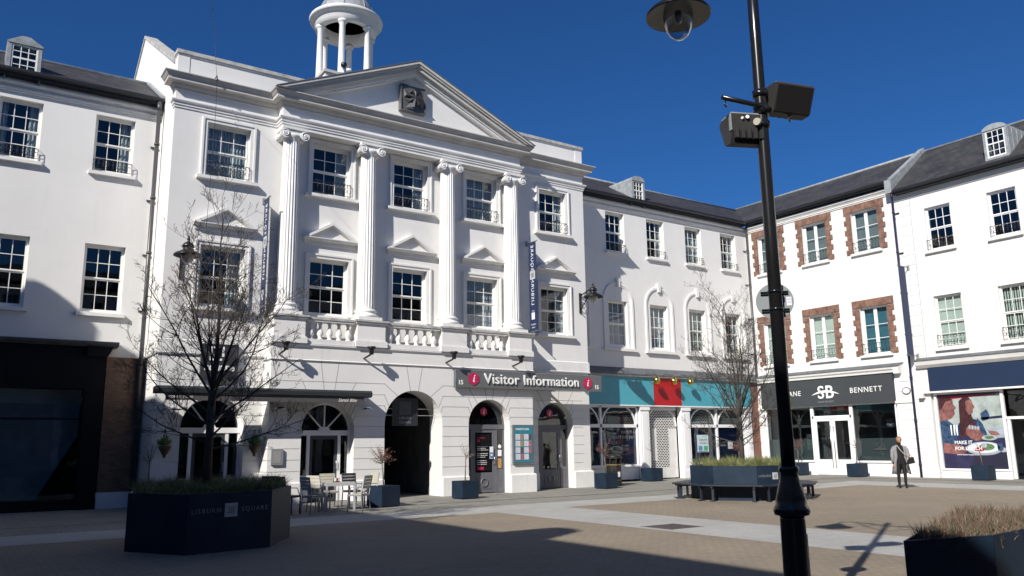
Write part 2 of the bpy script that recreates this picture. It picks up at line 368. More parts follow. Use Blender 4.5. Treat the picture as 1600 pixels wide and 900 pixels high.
def window(F, parent, uc, wd, z0, z1, depth=0.16, style='sash', rail=True, curt='sides', sill=True, sur=0.0, frame_m=None, glass=None, pane_m=None, railh=0.42, sillw=0.13, seed=0):
    fm = frame_m or SASH; g = glass or GLASS; a, c = uc-wd/2, uc+wd/2
    rnd = random.Random(int(seed*97+uc*31+z0*7))
    b = MB(F); fw = 0.055
    b.box(a+.001, a+fw, -depth-.09, -depth, z0, z1, fm); b.box(c-fw, c-.001, -depth-.09, -depth, z0, z1, fm)
    b.box(a+fw, c-fw, -depth-.09, -depth, z1-fw, z1-.001, fm); b.box(a+fw, c-fw, -depth-.09, -depth, z0+.001, z0+fw+.02, fm)
    ia, ic = a+fw, c-fw
    gl = MB(F)
    if style == 'sash':
        zm = (z0+z1)/2+rnd.uniform(-.02, .02)
        for (p, q, dd) in ((zm, z1-fw, -depth-.02), (z0+fw+.02, zm, -depth-.05)):
            sw = 0.035
            b.box(ia, ia+sw, dd-.03, dd, p, q, fm); b.box(ic-sw, ic, dd-.03, dd, p, q, fm)
            b.box(ia+sw, ic-sw, dd-.03, dd, p, p+.045, fm); b.box(ia+sw, ic-sw, dd-.03, dd, q-.045, q, fm)
            n = 3
            for k in range(1, n):
                u = ia+sw+(ic-ia-2*sw)*k/n; b.box(u-.011, u+.011, dd-.028, dd-.004, p+.045, q-.045, fm)
            zc = (p+q)/2; b.box(ia+sw, ic-sw, dd-.026, dd-.006, zc-.011, zc+.011, fm)
            gl.box(ia+sw, ic-sw, dd-.018, dd-.014, p+.04, q-.04, g)
    elif style == 'casement':
        um = (ia+ic)/2
        b.box(um-.075, um+.075, -depth-.06, -depth-.005, z0+fw, z1-fw, fm)
        b.box(ia, ia+.07, -depth-.06, -depth-.005, z0+fw, z1-fw, fm); b.box(ic-.05, ic, -depth-.06, -depth-.005, z0+fw, z1-fw, fm)
        for (p, q) in ((ia+.07, um-.075), (um+.075, ic-.05)):
            gl.box(p, q, -depth-.04, -depth-.036, z0+fw, z1-fw, g)
            for t in (0.33, 0.62): b.box(p, q, -depth-.05, -depth-.03, z0+(z1-z0)*t, z0+(z1-z0)*t+.022, fm)
    wobj = b.build('window', parent)
    gl.build('pane', wobj)
    if curt:
        cb = MB(F); dd = -depth-.22
        def drape(p, q, m):
            n = max(4, int((q-p)/.05)); pr = None
            for k in range(n+1):
                u = p+(q-p)*k/n; v = dd+(.025 if k % 2 else -.025)
                if pr: cb.face(((pr[0], pr[1], z0), (u, v, z0), (u, v, z1), (pr[0], pr[1], z1)), m, True)
                pr = (u, v)
        if curt == 'sides':
            wl = rnd.uniform(.12, .3)*wd*.8; wr = rnd.uniform(.22, .4)*wd*.8
            drape(a, a+wl, CURTAIN); drape(c-wr, c, CURTAIN)
        elif curt == 'right': drape(c-.3*wd, c, CURTAIN)
        elif curt == 'net': drape(a, c, CURTAIN)
        elif curt == 'blind': cb.face(((a, dd+.08, z0), (c, dd+.08, z0), (c, dd+.08, z1), (a, dd+.08, z1)), pane_m or BLIND)
        elif curt == 'stripes':
            n = int(wd/.09)
            for k in range(n): cb.box(a+wd*k/n, a+wd*k/n+.055, dd+.05, dd+.055, z0, z1, BLIND)
        if cb.f: cb.build('curtain', wobj)
    if sill:
        sb = MB(F); e = .10+sur
        sb.prism([(-.14, z0-.001), (.13+sur*.3, z0-.03), (.13+sur*.3, z0-sillw), (.0, z0-sillw-.012), (-.14, z0-sillw)], a-e, c+e, TRIM, 0)
        sb.build('sill', wobj)
    if sur > 0:
        ab = MB(F); D = .045
        for dd, w_, wi in ((D, sur*.62, 0), (D+.03, sur, sur*.62)):
            p, q = (0, w_) if wi == 0 else (wi, w_)
            ab.box(a-q, a-p, -.02, dd, z0-.002, z1+q, TRIM); ab.box(c+p, c+q, -.02, dd, z0-.002, z1+q, TRIM)
            ab.box(a-p, c+p, -.02, dd, z1+p, z1+q, TRIM)
        ab.build('architrave', wobj)
    if rail: railing(F, wobj, a+.02, c-.02, z0+.02, railh)
    return wobj

def hood(F, parent, uc, w_, z, h):
    """triangular window pediment"""
    b = MB(F); a, c = uc-w_/2, uc+w_/2; m = TRIM
    b.box(a+.05, c-.05, 0, .05, z-.12, z, m)
    b.prism([(0, z), (.16, z), (.22, z+.06), (.22, z+.085), (0, z+.085)], a, c, m, 0)
    zb = z+.085
    t = .085
    for s in (-1, 1):
        x0, x1 = uc+s*w_/2, uc
        p = [(x0, zb), (x0-s*t*1.9, zb), (x1, z+h-t*1.15), (x1, z+h)]
        b.prism(p, 0, .22, m, 1)
    b.prism([(a+.12, zb), (c-.12, zb), (uc, z+h-t)], 0, .05, WHITE, 1)
    return b.build('window_pediment', parent)

def pipe(F, parent, u, z0, z1, m=PIPE, r=.055, d=.12, hop=True, z_extra=None):
    b = MB(F)
    b.tube([(u, d, z0), (u, d, z1)], r, m, 10)
    z = z0+.5
    while z < z1-.3:
        b.tube([(u, d, z), (u, d, z+.07)], r*1.3, m, 10); b.box(u-r*1.8, u+r*1.8, .0, .05, z+.01, z+.06, m); z += 1.8
    if hop: b.tube([(u, d, z1), (u, d, z1+.12), (u+.02, .32, z1+.4)], r*1.15, m, 10)
    return b.build('downpipe', parent)

def dormer(F, parent, uc, wd, zf, h, dface, depth_fn, barrel=True):
    """lead dormer; face at outward offset dface, cheeks run back to where the roof meets them"""
    dm = MB(F); a, c = uc-wd/2, uc+wd/2; zt = zf+h
    if barrel:
        top = [(uc-wd/2*cos(pi*k/8), zt-.22+.22*sin(pi*k/8)) for k in range(9)]
    else:
        top = [(a-.03, zt-.2), (uc-.12, zt+.02), (uc, zt+.03), (uc+.12, zt+.02), (c+.03, zt-.2)]
    prof = [(a, zf)]+[(a, zt-.24)]+top+[(c, zt-.24), (c, zf)]
    back = -3.2
    # front ring face with hole for window
    hu0, hu1, hz0, hz1 = a+.1, c-.1, zf+.12, zt-.3
    dm.prism([(a, zf), (hu0, zf), (hu0, zt-.24), (a, zt-.24)], dface-.06, dface, LEAD, 1)
    dm.prism([(hu1, zf), (c, zf), (c, zt-.24), (hu1, zt-.24)], dface-.06, dface, LEAD, 1)
    dm.prism([(hu0, zf), (hu1, zf), (hu1, hz0), (hu0, hz0)], dface-.06, dface, LEAD, 1)
    dm.prism([(a, zt-.24)]+top+[(c, zt-.24)], dface-.06, dface+.03, LEAD, 1)
    for u in (a, c-.03 if False else c):
        s = .0
        dm.box(u-.02, u+.02, back, dface-.061, zf-.2, zt-.22, LEAD)
    dm.prism(top+[(c, zt-.26), (a, zt-.26)], back, dface-.062, LEAD, 1)
    k = 0
    while dface-.4-k*.42 > back:
        dd = dface-.4-k*.42
        for u in (a-.03, c+.02): dm.box(u, u+.012, dd-.012, dd+.012, zf-.2, zt-.24, LEAD)
        k += 1
    dobj = dm.build('dormer', parent)
    fr = MB(F); z0, z1 = hz0, zt-.245; d = dface-.02
    fr.box(hu0, hu0+.05, d-.06, d, z0, z1, SASH); fr.box(hu1-.05, hu1, d-.06, d, z0, z1, SASH)
    fr.box(hu0+.05, hu1-.05, d-.06, d, z0, z0+.06, SASH); fr.box(hu0+.05, hu1-.05, d-.06, d, z1-.05, z1, SASH)
    zm = (z0+z1)/2; fr.box(hu0+.05, hu1-.05, d-.05, d-.005, zm-.025, zm+.025, SASH)
    for k in (1, 2):
        u = hu0+.05+(hu1-hu0-.1)*k/3; fr.box(u-.012, u+.012, d-.04, d-.01, z0+.06, z1-.05, SASH)
    for zz in ((z0+zm)/2, (z1+zm)/2): fr.box(hu0+.05, hu1-.05, d-.038, d-.012, zz-.01, zz+.01, SASH)
    fr.build('dormer_window', dobj)
    g = MB(F); g.box(hu0+.05, hu1-.05, d-.03, d-.026, z0+.06, z1-.05, GLASS); g.box(hu0, hu1, d-.5, d-.49, z0, z1, ROOM); g.build('pane', dobj)
    return dobj

def wing_roof(b, F, u0, u1, ez, rz, run, sm, over=.34, back=None):
    """pitched roof: eave outward offset `over`, ridge at -run; back slope to -2*run"""
    B = back if back is not None else 2*run
    b.prism([(over, ez), (-run, rz), (-run, rz-.12), (over, ez-.10)], u0, u1, sm, 0)
    b.prism([(-run, rz), (-B-over, ez), (-B-over, ez-.10), (-run, rz-.12)], u0, u1, sm, 0)
def eave(b, F, u0, u1, ez, over=.34):
    b.prism([(over-.02, ez-.02), (over+.09, ez-.01), (over+.10, ez-.10), (over+.03, ez-.15), (over-.03, ez-.12)], u0, u1, GUTTER, 0)
    b.box(u0, u1, -.0, over-.02, ez-.20, ez-.105, GUTTER)

def eave_wall(b, u0, u1, zt, m=None):
    m = m or WHITE
    b.prism([(0, zt-.62), (.05, zt-.60), (.05, zt-.56), (.09, zt-.54), (.09, zt-.50), (0, zt-.49)], u0, u1, TRIM, 0)
    b.prism([(0, zt-.44), (.06, zt-.42), (.14, zt-.36), (.14, zt-.31), (0, zt-.30)], u0, u1, TRIM, 0)
# ================================================================ MAIN HALL
MY, PD = 25.3, 0.7
FM = frame(0, MY, 1, 0)
FP = frame(0, MY-PD, 1, 0)
hall = thing('civic_hall', 'tall white classical hall with pediment, four fluted columns and an open domed cupola', 'building', (12.8, MY, 0))
WX = [6.43, 9.90, 12.90, 15.92, 19.32]
GR = [.96, 1.30, 1.64, 1.98, 2.315, 2.65, 2.985, 3.34, 3.70]
b = MB(FM)
holes = [(x-.68, x+.68, 10.05, 11.80) for x in WX]+[(x-.68, x+.68, 5.93, 7.83) for x in WX]
wall_holes(b, 4.75, 20.95, 4.87, 13.2, holes, WHITE, t=.4)
wall_holes(b, 4.75, 7.87, 0, 4.87, [], WHITE, arches=[(6.42, .92, 0, 2.3)], grooves=GR, t=.5)
wall_holes(b, 17.67, 20.95, 0, 4.87, [], WHITE, arches=[(19.25, .85, 0, 2.41)], grooves=GR, t=.5)
b.build('wall', hall)
b = MB(FP)
wall_holes(b, 7.87, 11.69, 0, 4.83, [], WHITE, arches=[(9.76, .87, 0, 2.2)], grooves=GR, t=.5)
wall_holes(b, 11.69, 13.85, 0, 4.83, [], WHITE, arches=[(12.77, 1.08, 0, 2.43)], t=.85)
wall_holes(b, 13.85, 17.67, 0, 4.83, [], WHITE, arches=[(15.77, .87, 0, 2.40)], grooves=GR, t=.5)
for x in (7.87, 17.67):
    z = 0
    for g in GR+[4.83]:
        b.face(((x, 0, z), (x, -PD, z), (x, -PD, g-.013), (x, 0, g-.013)), WHITE)
        if g < 4: b.face(((x+(.02 if x < 10 else -.02), -.02, g-.013), (x+(.02 if x < 10 else -.02), -PD, g-.013), (x+(.02 if x < 10 else -.02), -PD, g+.013), (x+(.02 if x < 10 else -.02), -.02, g+.013)), WHITE)
        z = g+.013
b.face(((7.87, 0, 4.83), (17.67, 0, 4.83), (17.67, -PD, 4.83), (7.87, -PD, 4.83)), STONE)
b.build('portico_base', hall)
# voussoir joints
b = MB()
def joint(F, p, q, wd=.011):
    p, q = Vector(p), Vector(q); n = (q-p).normalized(); n = Vector((-n.y, n.x))*wd
    b.F = F; b.prism([tuple(p+n), tuple(p-n), tuple(q-n), tuple(q+n)], -.01, .002, GROOVE, 1)
for F, uc, r, zs, half in ((FP, 9.76, .87, 2.2, 1.89), (FP, 12.77, 1.08, 2.43, 1.07), (FP, 15.77, .87, 2.4, 1.9), (FM, 19.25, .85, 2.41, 1.55), (FM, 6.42, .92, 2.3, 1.4)):
    b = MB()
    for s in (-1, 1):
        a = radians(82); joint(F, (uc+s*r*cos(a), zs+r*sin(a)), (uc+s*.30, 4.32))
        for g in (2.65, 2.985, 3.34):
            a = atan2(g-zs+.0, r*1.15)
            if a < .2: continue
            pe = (uc+s*(r+.0), g) if g < zs+r else (uc+s*r, g)
            px_, pz = uc+s*r*cos(a*.82), zs+r*sin(a*.82)
            joint(F, (px_, pz), (uc+s*(r+.02), max(g, pz+.02)))
        joint(F, (uc+s*(r+.02), 3.70), (uc+s*(.58*r), zs+r*.83))
    b.build('voussoir_joint', hall)
# plinths
def plinth(F, a, c, h=.64, d=.07, side=0):
    b = MB(F); b.prism([(0, 0), (d, 0), (d, h-.03), (0.003, h+.01), (0, h+.01)], a, c, TRIM, 0)
    if side < 0: b.box(a, a+.069, -PD, .0, 0, .62, TRIM)
    if side > 0: b.box(c-.069, c, -PD, .0, 0, .62, TRIM)
    b.build('plinth', hall)
for a, c in ((4.68, 5.49), (7.35, 7.80)): plinth(FM, a, c)
for a, c in ((17.74, 18.39), (20.11, 21.02)): plinth(FM, a, c)
for a, c, sd in ((7.80, 8.88, -1), (10.64, 11.68, 0), (13.86, 14.89, 0), (16.65, 17.74, 1)): plinth(FP, a, c, side=sd)
# string courses
b = MB()
b.sweep([(7.87, 25.3), (7.87, 24.6), (17.67, 24.6), (17.67, 25.3)], [(-.02, 4.33), (.03, 4.335), (.05, 4.36), (.025, 4.39), (.025, 4.78), (.05, 4.80), (.085, 4.83), (.085, 4.865), (-.02, 4.875)], TRIM)
b.build('string_course', hall); b = MB()
b.sweep([(4.75, 27.2), (4.75, 25.3), (7.84, 25.3)], [(-.02, 4.42), (.05, 4.44), (.07, 4.48), (.04, 4.50), (.04, 4.86), (-.02, 4.90)], TRIM)
b.build('string_course', hall); b = MB()
b.sweep([(17.70, 25.3), (20.95, 25.3), (20.95, 27.2)], [(-.02, 4.42), (.05, 4.44), (.07, 4.48), (.04, 4.50), (.04, 4.86), (-.02, 4.90)], TRIM)
b.build('string_course', hall)
# side and rear walls, roof
for x0, x1 in ((4.75, 5.10), (20.60, 20.95)):
    b = MB()
    pts = [(25.302, 0), (25.302, 13.98), (25.72, 13.98), (25.72, 13.72), (31.8, 17.28), (38.0, 13.7), (38.0, 0)]
    o = 4.748 if x0 < 10 else 20.952
    b.prism(pts, min(o, x1) if x0 < 10 else x0, x1 if x0 < 10 else o, WHITE, 0)
    b.build('gable_wall', hall)
for x0, x1 in ((4.70, 5.14), (20.56, 21.0)):
    b = MB()
    b.prism([(25.73, 13.73), (31.8, 17.285), (31.8, 17.40), (25.73, 13.85)], x0, x1, STONE, 0)
    b.prism([(31.8, 17.285), (38.0, 13.70), (38.0, 13.82), (31.8, 17.40)], x0, x1, STONE, 0)
    b.build('gable_coping', hall)
b = MB()
b.prism([(25.75, 13.3), (31.8, 16.95), (38, 13.3), (38, 13.1), (25.75, 13.1)], 5.12, 20.58, SLATE, 0)
b.build('roof', hall)
# parapet
b = MB(FM)
b.box(4.752, 20.948, -.36, -.02, 13.15, 13.86, WHITE)
b.box(4.73, 20.97, -.40, .02, 13.862, 13.90, TRIM)
b.box(4.70, 21.0, -.44, .05, 13.902, 14.02, STONE)
b.build('parapet', hall)
# entablature
CP = [(-.02, 12.66), (.04, 12.68), (.05, 12.74), (.10, 12.80), (.13, 12.86), (.30, 12.875), (.30, 12.97), (.325, 12.985), (.36, 13.03), (.40, 13.085), (.42, 13.09), (.42, 13.12), (-.02, 13.17)]
path = [(4.75, 25.62), (4.75, 25.3), (7.98, 25.3), (7.98, 24.82), (17.42, 24.82), (17.42, 25.3), (20.95, 25.3), (20.95, 26.6)]
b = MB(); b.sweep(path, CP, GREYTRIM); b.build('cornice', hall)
b = MB()
b.sweep([(4.75, 25.5), (4.75, 25.3), (7.98, 25.3), (7.98, 24.82), (17.42, 24.82), (17.42, 25.3), (20.95, 25.3), (20.95, 26)],
        [(-.02, 12.08), (.03, 12.10), (.03, 12.16), (.06, 12.18), (.06, 12.24), (.10, 12.27), (.12, 12.31), (.12, 12.34), (-.02, 12.36)], TRIM)
b.F = FM; b.box(7.982, 17.418, -.01, .478, 11.985, 12.70, TRIM)
b.build('entablature', hall)
# pediment
b = MB(FM)
xl, xr, xc, z0, za = 7.60, 17.80, 12.70, 13.14, 15.34
sl_ = (za-z0)/(xc-xl)
bands = [(0, .10, 1.0), (.10, .17, .95), (.17, .30, .88), (.30, .42, .72), (.42, .50, .66)]
for t0, t1, dd in bands:
    for s, xe in ((1, xl), (-1, xr)):
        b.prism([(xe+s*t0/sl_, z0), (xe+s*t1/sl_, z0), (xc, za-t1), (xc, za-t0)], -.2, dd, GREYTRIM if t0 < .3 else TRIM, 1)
b.prism([(xl+.5/sl_, z0), (xr-.5/sl_, z0), (xc, za-.5)], -.2, .49, WHITE, 1)
b.build('pediment', hall)
b = MB(FM)
b.prism([(xl+.05, z0), (xr-.05, z0), (xc, za-.02)], -6.2, -.201, LEAD, 1)
b.prism([(xl-.03, z0+.005), (xl+.03, z0), (xc, za+.005), (xr-.03, z0), (xr+.03, z0+.005), (xc, za+.035)], -.2, 1.02, DLEAD, 1)
b.box(xl, xr, .55, 1.0, 13.13, 13.145, DLEAD) if False else None
b.build('pediment_roof', hall)
# tympanum ornament: square pinwheel box
def pinwheel(b, F, uc, zc, R, d, m1, m2, tilt=0.0, th=.08):
    b.F = F
    for k in range(8):
        a0 = tilt+pi/4*k
        L = R*(1.0 if k % 2 == 0 else .72)
        p0 = (uc, d+th*1.0, zc); p1 = (uc+L*cos(a0), d, zc+L*sin(a0)); a1 = a0+pi/5.2
        p2 = (uc+L*.72*cos(a1), d, zc+L*.72*sin(a1)); p3 = (uc+L*.72*cos(a1), d+th*.9, zc+L*.72*sin(a1))
        b.face((p0, p1, p2), m1 if k % 2 else m2); b.face((p0, p1, p3), m1); b.face((p1, p2, p3), m2)
orn = thing('pinwheel_emblem', 'square grey metal pinwheel emblem mounted in the triangular pediment', 'emblem', (12.64, 24.7, 13.5))
ALD = mat('case_grey', (.15, .145, .14), .4, .15, 6, metal=.3); b = MB(FM); b.box(12.16, 13.10, .492, .66, 13.50, 14.44, ALD)
b.box(12.13, 12.16, .492, .70, 13.47, 14.47, ALD); b.box(13.10, 13.13, .492, .70, 13.47, 14.47, ALD); b.box(12.16, 13.10, .492, .70, 13.47, 13.50, ALD); b.box(12.16, 13.10, .492, .70, 14.44, 14.47, ALD)
b.build('case', orn)
b = MB(FM); SILV = mat('brushed_silver', (0.42, 0.41, 0.39), 0.35, 0.2, 5, metal=0.5); DSILV = mat('dark_silver', (0.09, 0.09, 0.10), 0.4, metal=0.4)
pinwheel(b, FM, 12.63, 13.97, .50, .68, DSILV, SILV, tilt=pi/4+.1, th=.19); b.build('pinwheel', orn)
# pedestals, columns, balustrade
CX = [8.37, 11.12, 14.28, 17.10]; CYD = .28
bal = MB(FM)
for x in CX:
    b = MB(FM)
    b.box(x-.56, x+.56, -.01, .85, 4.876, 5.06, TRIM); b.prism([(x-.56, 5.06), (x+.56, 5.06), (x+.50, 5.10), (x-.50, 5.10)], -.01, .82, TRIM, 1)
    b.box(x-.50, x+.50, -.01, .80, 5.10, 5.60, WHITE)
    for dz, e in ((5.60, .02), (5.64, .06), (5.70, .10)): b.box(x-.50-e, x+.50+e, -.01, .80+e, dz, dz+(.04 if dz < 5.63 else .06), STONE if dz > 5.65 else TRIM)
    b.build('pedestal', hall)
    b = MB(FM)
    c = (x, CYD, 0)
    b.box(x-.42, x+.42, CYD-.35, CYD+.42, 5.762, 5.90, TRIM)
    b.lathe(c, [(.40, 5.90), (.43, 5.93), (.43, 5.98), (.39, 6.01), (.36, 6.03), (.35, 6.07), (.38, 6.09), (.385, 6.13), (.35, 6.16), (.325, 6.18)], TRIM, 28)
    nf = 20; rings = []
    for z, R in ((6.18, .30), (6.35, .31), (8.2, .302), (10, .285), (11.45, .265), (11.56, .262)):
        ring = []
        for j in range(nf*6):
            a = 2*pi*j/(nf*6); q = (j % 6)/6.0
            dep = 0 if q < .17 or z in (6.18, 11.56) else .030*sin(pi*(q-.17)/.83)
            ring.append(b.P((x+(R-dep)*cos(a), CYD+(R-dep)*sin(a), z)))
        rings.append(ring)
    for A, B in zip(rings, rings[1:]):
        for j in range(len(A)): b.fi((A[j], A[(j+1) % len(A)], B[(j+1) % len(A)], B[j]), TRIM)
    col = b.build('column', hall)
    b = MB(FM)
    b.lathe(c, [(.265, 11.56), (.285, 11.58), (.285, 11.61), (.30, 11.63), (.36, 11.71), (.36, 11.76)], TRIM, 24)
    b.box(x-.42, x+.42, CYD-.34, CYD+.36, 11.90, 11.985, TRIM)
    b.box(x-.31, x+.31, CYD-.28, CYD+.31, 11.765, 11.90, TRIM)
    for s in (-1, 1):
        cc = (x+s*.33, CYD, 11.74)
        b.lathe(cc, [(.145, -.33), (.15, -.30), (.11, -.05), (.11, .05), (.15, .30), (.155, .345)], TRIM, 16, axis=1)
        # scroll line
        pts = [(cc[0]+s*(.14-.0085*k)*cos(.62*k+.9)*1.0, CYD+.352, cc[2]+(.14-.0085*k)*sin(.62*k+.9)) for k in range(15)]
        b.tube(pts, .017, TRIM, 5)
        b.lathe((cc[0], CYD+.345, cc[2]), [(.03, 0), (.03, .03)], TRIM, 8, axis=1)
    b.build('capital', col)
balo = bal  # balustrade rails
gaps = [(8.96, 10.54), (11.70, 13.71), (14.86, 16.53)]
bos = []
for a, c in gaps:
    b = MB(FM)
    b.box(a, c, .42, .76, 4.876, 5.04, TRIM); b.box(a, c, .40, .78, 5.60, 5.66, TRIM); b.box(a, c, .37, .81, 5.66, 5.74, STONE)
    bos.append(b.build('balustrade', hall))
for (a, c), n, bo in zip(gaps, (5, 6, 5), bos):
    for k in range(n):
        u = a+(c-a)*(k+.5)/n
        b = MB(FM)
        b.lathe((u, .59, 0), [(.085, 5.04), (.085, 5.085), (.055, 5.10), (.075, 5.15), (.105, 5.22), (.10, 5.28), (.062, 5.40), (.048, 5.48), (.055, 5.52), (.075, 5.545), (.06, 5.56), (.08, 5.575), (.08, 5.60)], TRIM, 14)
        b.build('baluster', bo)
# windows
curts = ['net', 'right', 'right', 'net', 'sides', 'sides', None, None, 'net', 'right']
for i, x in enumerate(WX):
    window(FM, hall, x, 1.36, 10.05, 11.80, curt=curts[i], sur=.16, rail=True, railh=.44, seed=i)
    window(FM, hall, x, 1.36, 5.93, 7.83, curt=curts[i+5], sur=.16, rail=False, sill=(i in (0, 4)), seed=i+9)
    hood(FM, hall, x+.03, 1.94, 8.42, .66)
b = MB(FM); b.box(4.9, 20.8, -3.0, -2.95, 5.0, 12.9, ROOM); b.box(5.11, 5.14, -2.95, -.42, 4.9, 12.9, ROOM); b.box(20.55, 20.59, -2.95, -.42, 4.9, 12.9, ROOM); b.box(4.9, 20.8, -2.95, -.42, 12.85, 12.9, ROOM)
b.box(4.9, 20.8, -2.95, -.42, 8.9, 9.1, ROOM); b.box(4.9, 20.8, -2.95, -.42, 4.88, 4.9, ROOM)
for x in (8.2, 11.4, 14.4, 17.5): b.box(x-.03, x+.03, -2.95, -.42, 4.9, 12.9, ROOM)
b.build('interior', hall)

# arched doorways
def arch_door(F, parent, uc, r, zs, dd, fm, kind, gm):
    N = 20; b = MB(F)
    def arc(R): return [(uc-R*cos(pi*k/N), zs+R*sin(pi*k/N)) for k in range(N+1)]
    A, B = arc(r-.001), arc(r-.07)
    for k in range(N):
        b.prism([A[k], A[k+1], B[k+1], B[k]], dd-.06, dd, fm, 1)
    zt = zs-.16
    b.box(uc-r+.002, uc+r-.002, dd-.08, dd+.02, zt, zs, fm)
    dh = .46 if kind != 'left' else .48
    for s in (-1, 1):
        u = uc+s*(dh+.05); b.box(u-.05, u+.05, dd-.07, dd, .02, zt, fm)
        u = uc+s*(r-.035); b.box(u-.033, u+.033, dd-.07, dd, .02, zt, fm)
    lo = .82
    for s in (-1, 1):
        a, c = sorted((uc+s*(dh+.10), uc+s*(r-.07)))
        b.box(a, c, dd-.06, dd-.01, .02, lo, fm)
        if kind == 'visitor':
            b.box((a+c)/2-.02, (a+c)/2+.02, dd-.01, dd+.01, .2, .75, fm); b.box(a+.03, c-.03, dd-.01, dd+.008, .45, .49, fm)
    if kind != 'visitor':
        for ang in ((45, 90, 135) if kind == 'spokes' else (50, 130)):
            a = radians(ang); p = (uc+.16*cos(a), zs+.02+.1*sin(a)); q = (uc+(r-.07)*cos(a), zs+(r-.07)*sin(a)); n = Vector((-sin(a), cos(a)))*.022
            b.prism([(p[0]+n.x, p[1]+n.y), (p[0]-n.x, p[1]-n.y), (q[0]-n.x, q[1]-n.y), (q[0]+n.x, q[1]+n.y)], dd-.05, dd-.005, fm, 1)
        b.prism([(uc-.2, zs), (uc+.2, zs), (uc+.13, zs+.11), (uc-.13, zs+.11)], dd-.05, dd, fm, 1)
    fo = b.build('arched_doorway', parent)
    g = MB(F)
    g.prism([(uc-r+.07, zs)]+arc(r-.075)[1:-1]+[(uc+r-.07, zs)], dd-.035, dd-.03, gm, 1)
    for s in (-1, 1):
        a, c = sorted((uc+s*(dh+.10), uc+s*(r-.07))); g.box(a, c, dd-.035, dd-.03, lo, zt, gm)
    g.build('pane', fo)
    d_ = MB(F); dm = fm if kind == 'visitor' else CHARCOAL
    a, c = uc-dh, uc+dh
    pl = .72 if kind == 'visitor' else .12
    for x0, x1, p, q in ((a, a+.10, .03, zt), (c-.10, c, .03, zt), (a+.10, c-.10, zt-.12, zt), (a+.10, c-.10, .03, pl)): d_.box(x0, x1, dd-.06, dd-.015, p, q, dm)
    if kind == 'visitor':
        d_.box(a+.16, c-.16, dd-.015, dd, .16, .60, dm)
        d_.lathe((uc, dd, .38), [(.16, 0), (.16, .025), (.11, .025), (.11, .0), (.16, .0)], dm, 24, axis=1, caps=False)
    do = d_.build('door', fo)
    g = MB(F); g.box(a+.10, c-.10, dd-.045, dd-.04, pl, zt-.12, gm); g.build('pane', do)
    h = MB(F); h.tube([(c-.05, dd-.01, 1.0), (c-.05, dd+.05, 1.02), (c-.05, dd+.05, 1.25), (c-.05, dd-.01, 1.27)], .012, SATIN, 6); h.build('handle', do)
    rr = MB(F); rr.box(uc-r-.3, uc+r+.3, dd-2.2, dd-2.18, 0, 3.6, ROOM); rr.box(uc-r-.3, uc+r+.3, dd-2.18, dd-.1, 3.5, 3.52, ROOM); rr.box(uc-r-.3, uc+r+.3, dd-2.18, dd-.1, 0.004, .012, ROOM)
    for s in (-1, 1): rr.box(uc+s*(r+.3)-.01, uc+s*(r+.3)+.01, dd-2.18, dd-.47, 0, 3.5, ROOM)
    rr.build('room', fo)
    return fo
def hexagon(b, uc, zc, R, d0, d1, m): b.prism([(uc+R*cos(pi/3*k+pi/6), zc+R*sin(pi/3*k+pi/6)) for k in range(6)], d0, d1, m, 1)
def i_logo(F, parent, uc, zc, R, d):
    b = MB(F); hexagon(b, uc, zc, R, d-.004, d, CRIMSON); o = b.build('hexagon', parent)
    b = MB(F); k = R
    b.prism([(uc-.06*k, zc-.5*k), (uc+.13*k, zc-.5*k), (uc+.20*k, zc-.36*k), (uc+.07*k, zc-.34*k), (uc+.20*k, zc+.22*k), (uc-.06*k, zc+.22*k), (uc-.02*k, zc+.08*k), (uc+.02*k, zc+.08*k), (uc-.14*k, zc-.4*k)], d+.001, d+.012, SIGNWHITE, 1)
    b.prism([(uc+.06*k, zc+.34*k), (uc+.24*k, zc+.34*k), (uc+.30*k, zc+.54*k), (uc+.12*k, zc+.54*k)], d+.001, d+.012, SIGNWHITE, 1)
    b.build('letter_i', parent)
    return o
DARKG = SHOPGLASS
d1 = arch_door(FM, hall, 6.42, .92, 2.3, -.38, WPVC, 'left', DARKG)
d2 = arch_door(FP, hall, 9.76, .87, 2.2, -.34, WPVC, 'spokes', DARKG)
d3 = arch_door(FP, hall, 15.77, .87, 2.4, -.38, DOORGREY, 'visitor', DARKG)
d4 = arch_door(FM, hall, 19.25, .85, 2.41, -.38, DOORGREY, 'visitor', DARKG)
for F, uc, o in ((FP, 15.77, d3), (FM, 19.25, d4)): i_logo(F, o, uc+(-.02), 2.86, .16, -.36)
# information poster inside first visitor door
b = MB(FP); b.box(15.41, 16.05, -.385, -.382, .78, 2.06, BLACK)
rnd = random.Random(3)
b.box(15.5, 15.58, -.38, -.378, 1.78, 1.88, CRIMSON); b.box(15.5, 15.75, -.38, -.378, .82, .92, CRIMSON); b.box(15.5, 15.8, -.38, -.378, 1.92, 1.94, CRIMSON)
for k in range(11):
    z = 1.62-k*.062
    if k in (3, 7): continue
    x = 15.48
    while x < 15.48+rnd.uniform(.3, .46):
        l = rnd.uniform(.03, .08); b.box(x, x+l, -.38, -.378, z, z+.018, SIGNWHITE if k else SATIN); x += l+.015
b.build('opening_times_poster', d3)
b = MB(FP); BLUE = mat('notice_blue', (0.03, 0.18, 0.45), 0.4)
b.box(15.98, 16.13, -.34, -.335, 1.20, 1.62, SIGNWHITE); b.box(15.99, 16.12, -.334, -.332, 1.22, 1.42, BLUE); b.lathe((16.055, -.332, 1.33), [(.04, 0), (.04, .004)], SIGNWHITE, 16, axis=1)
b.build('door_notice', d3); b = MB(FP); b.box(16.36, 16.52, -.40, -.395, 1.28, 1.50, SIGNWHITE); b.lathe((16.44, -.40, 1.62), [(.07, 0), (.07, .01)], SIGNWHITE, 16, axis=1)
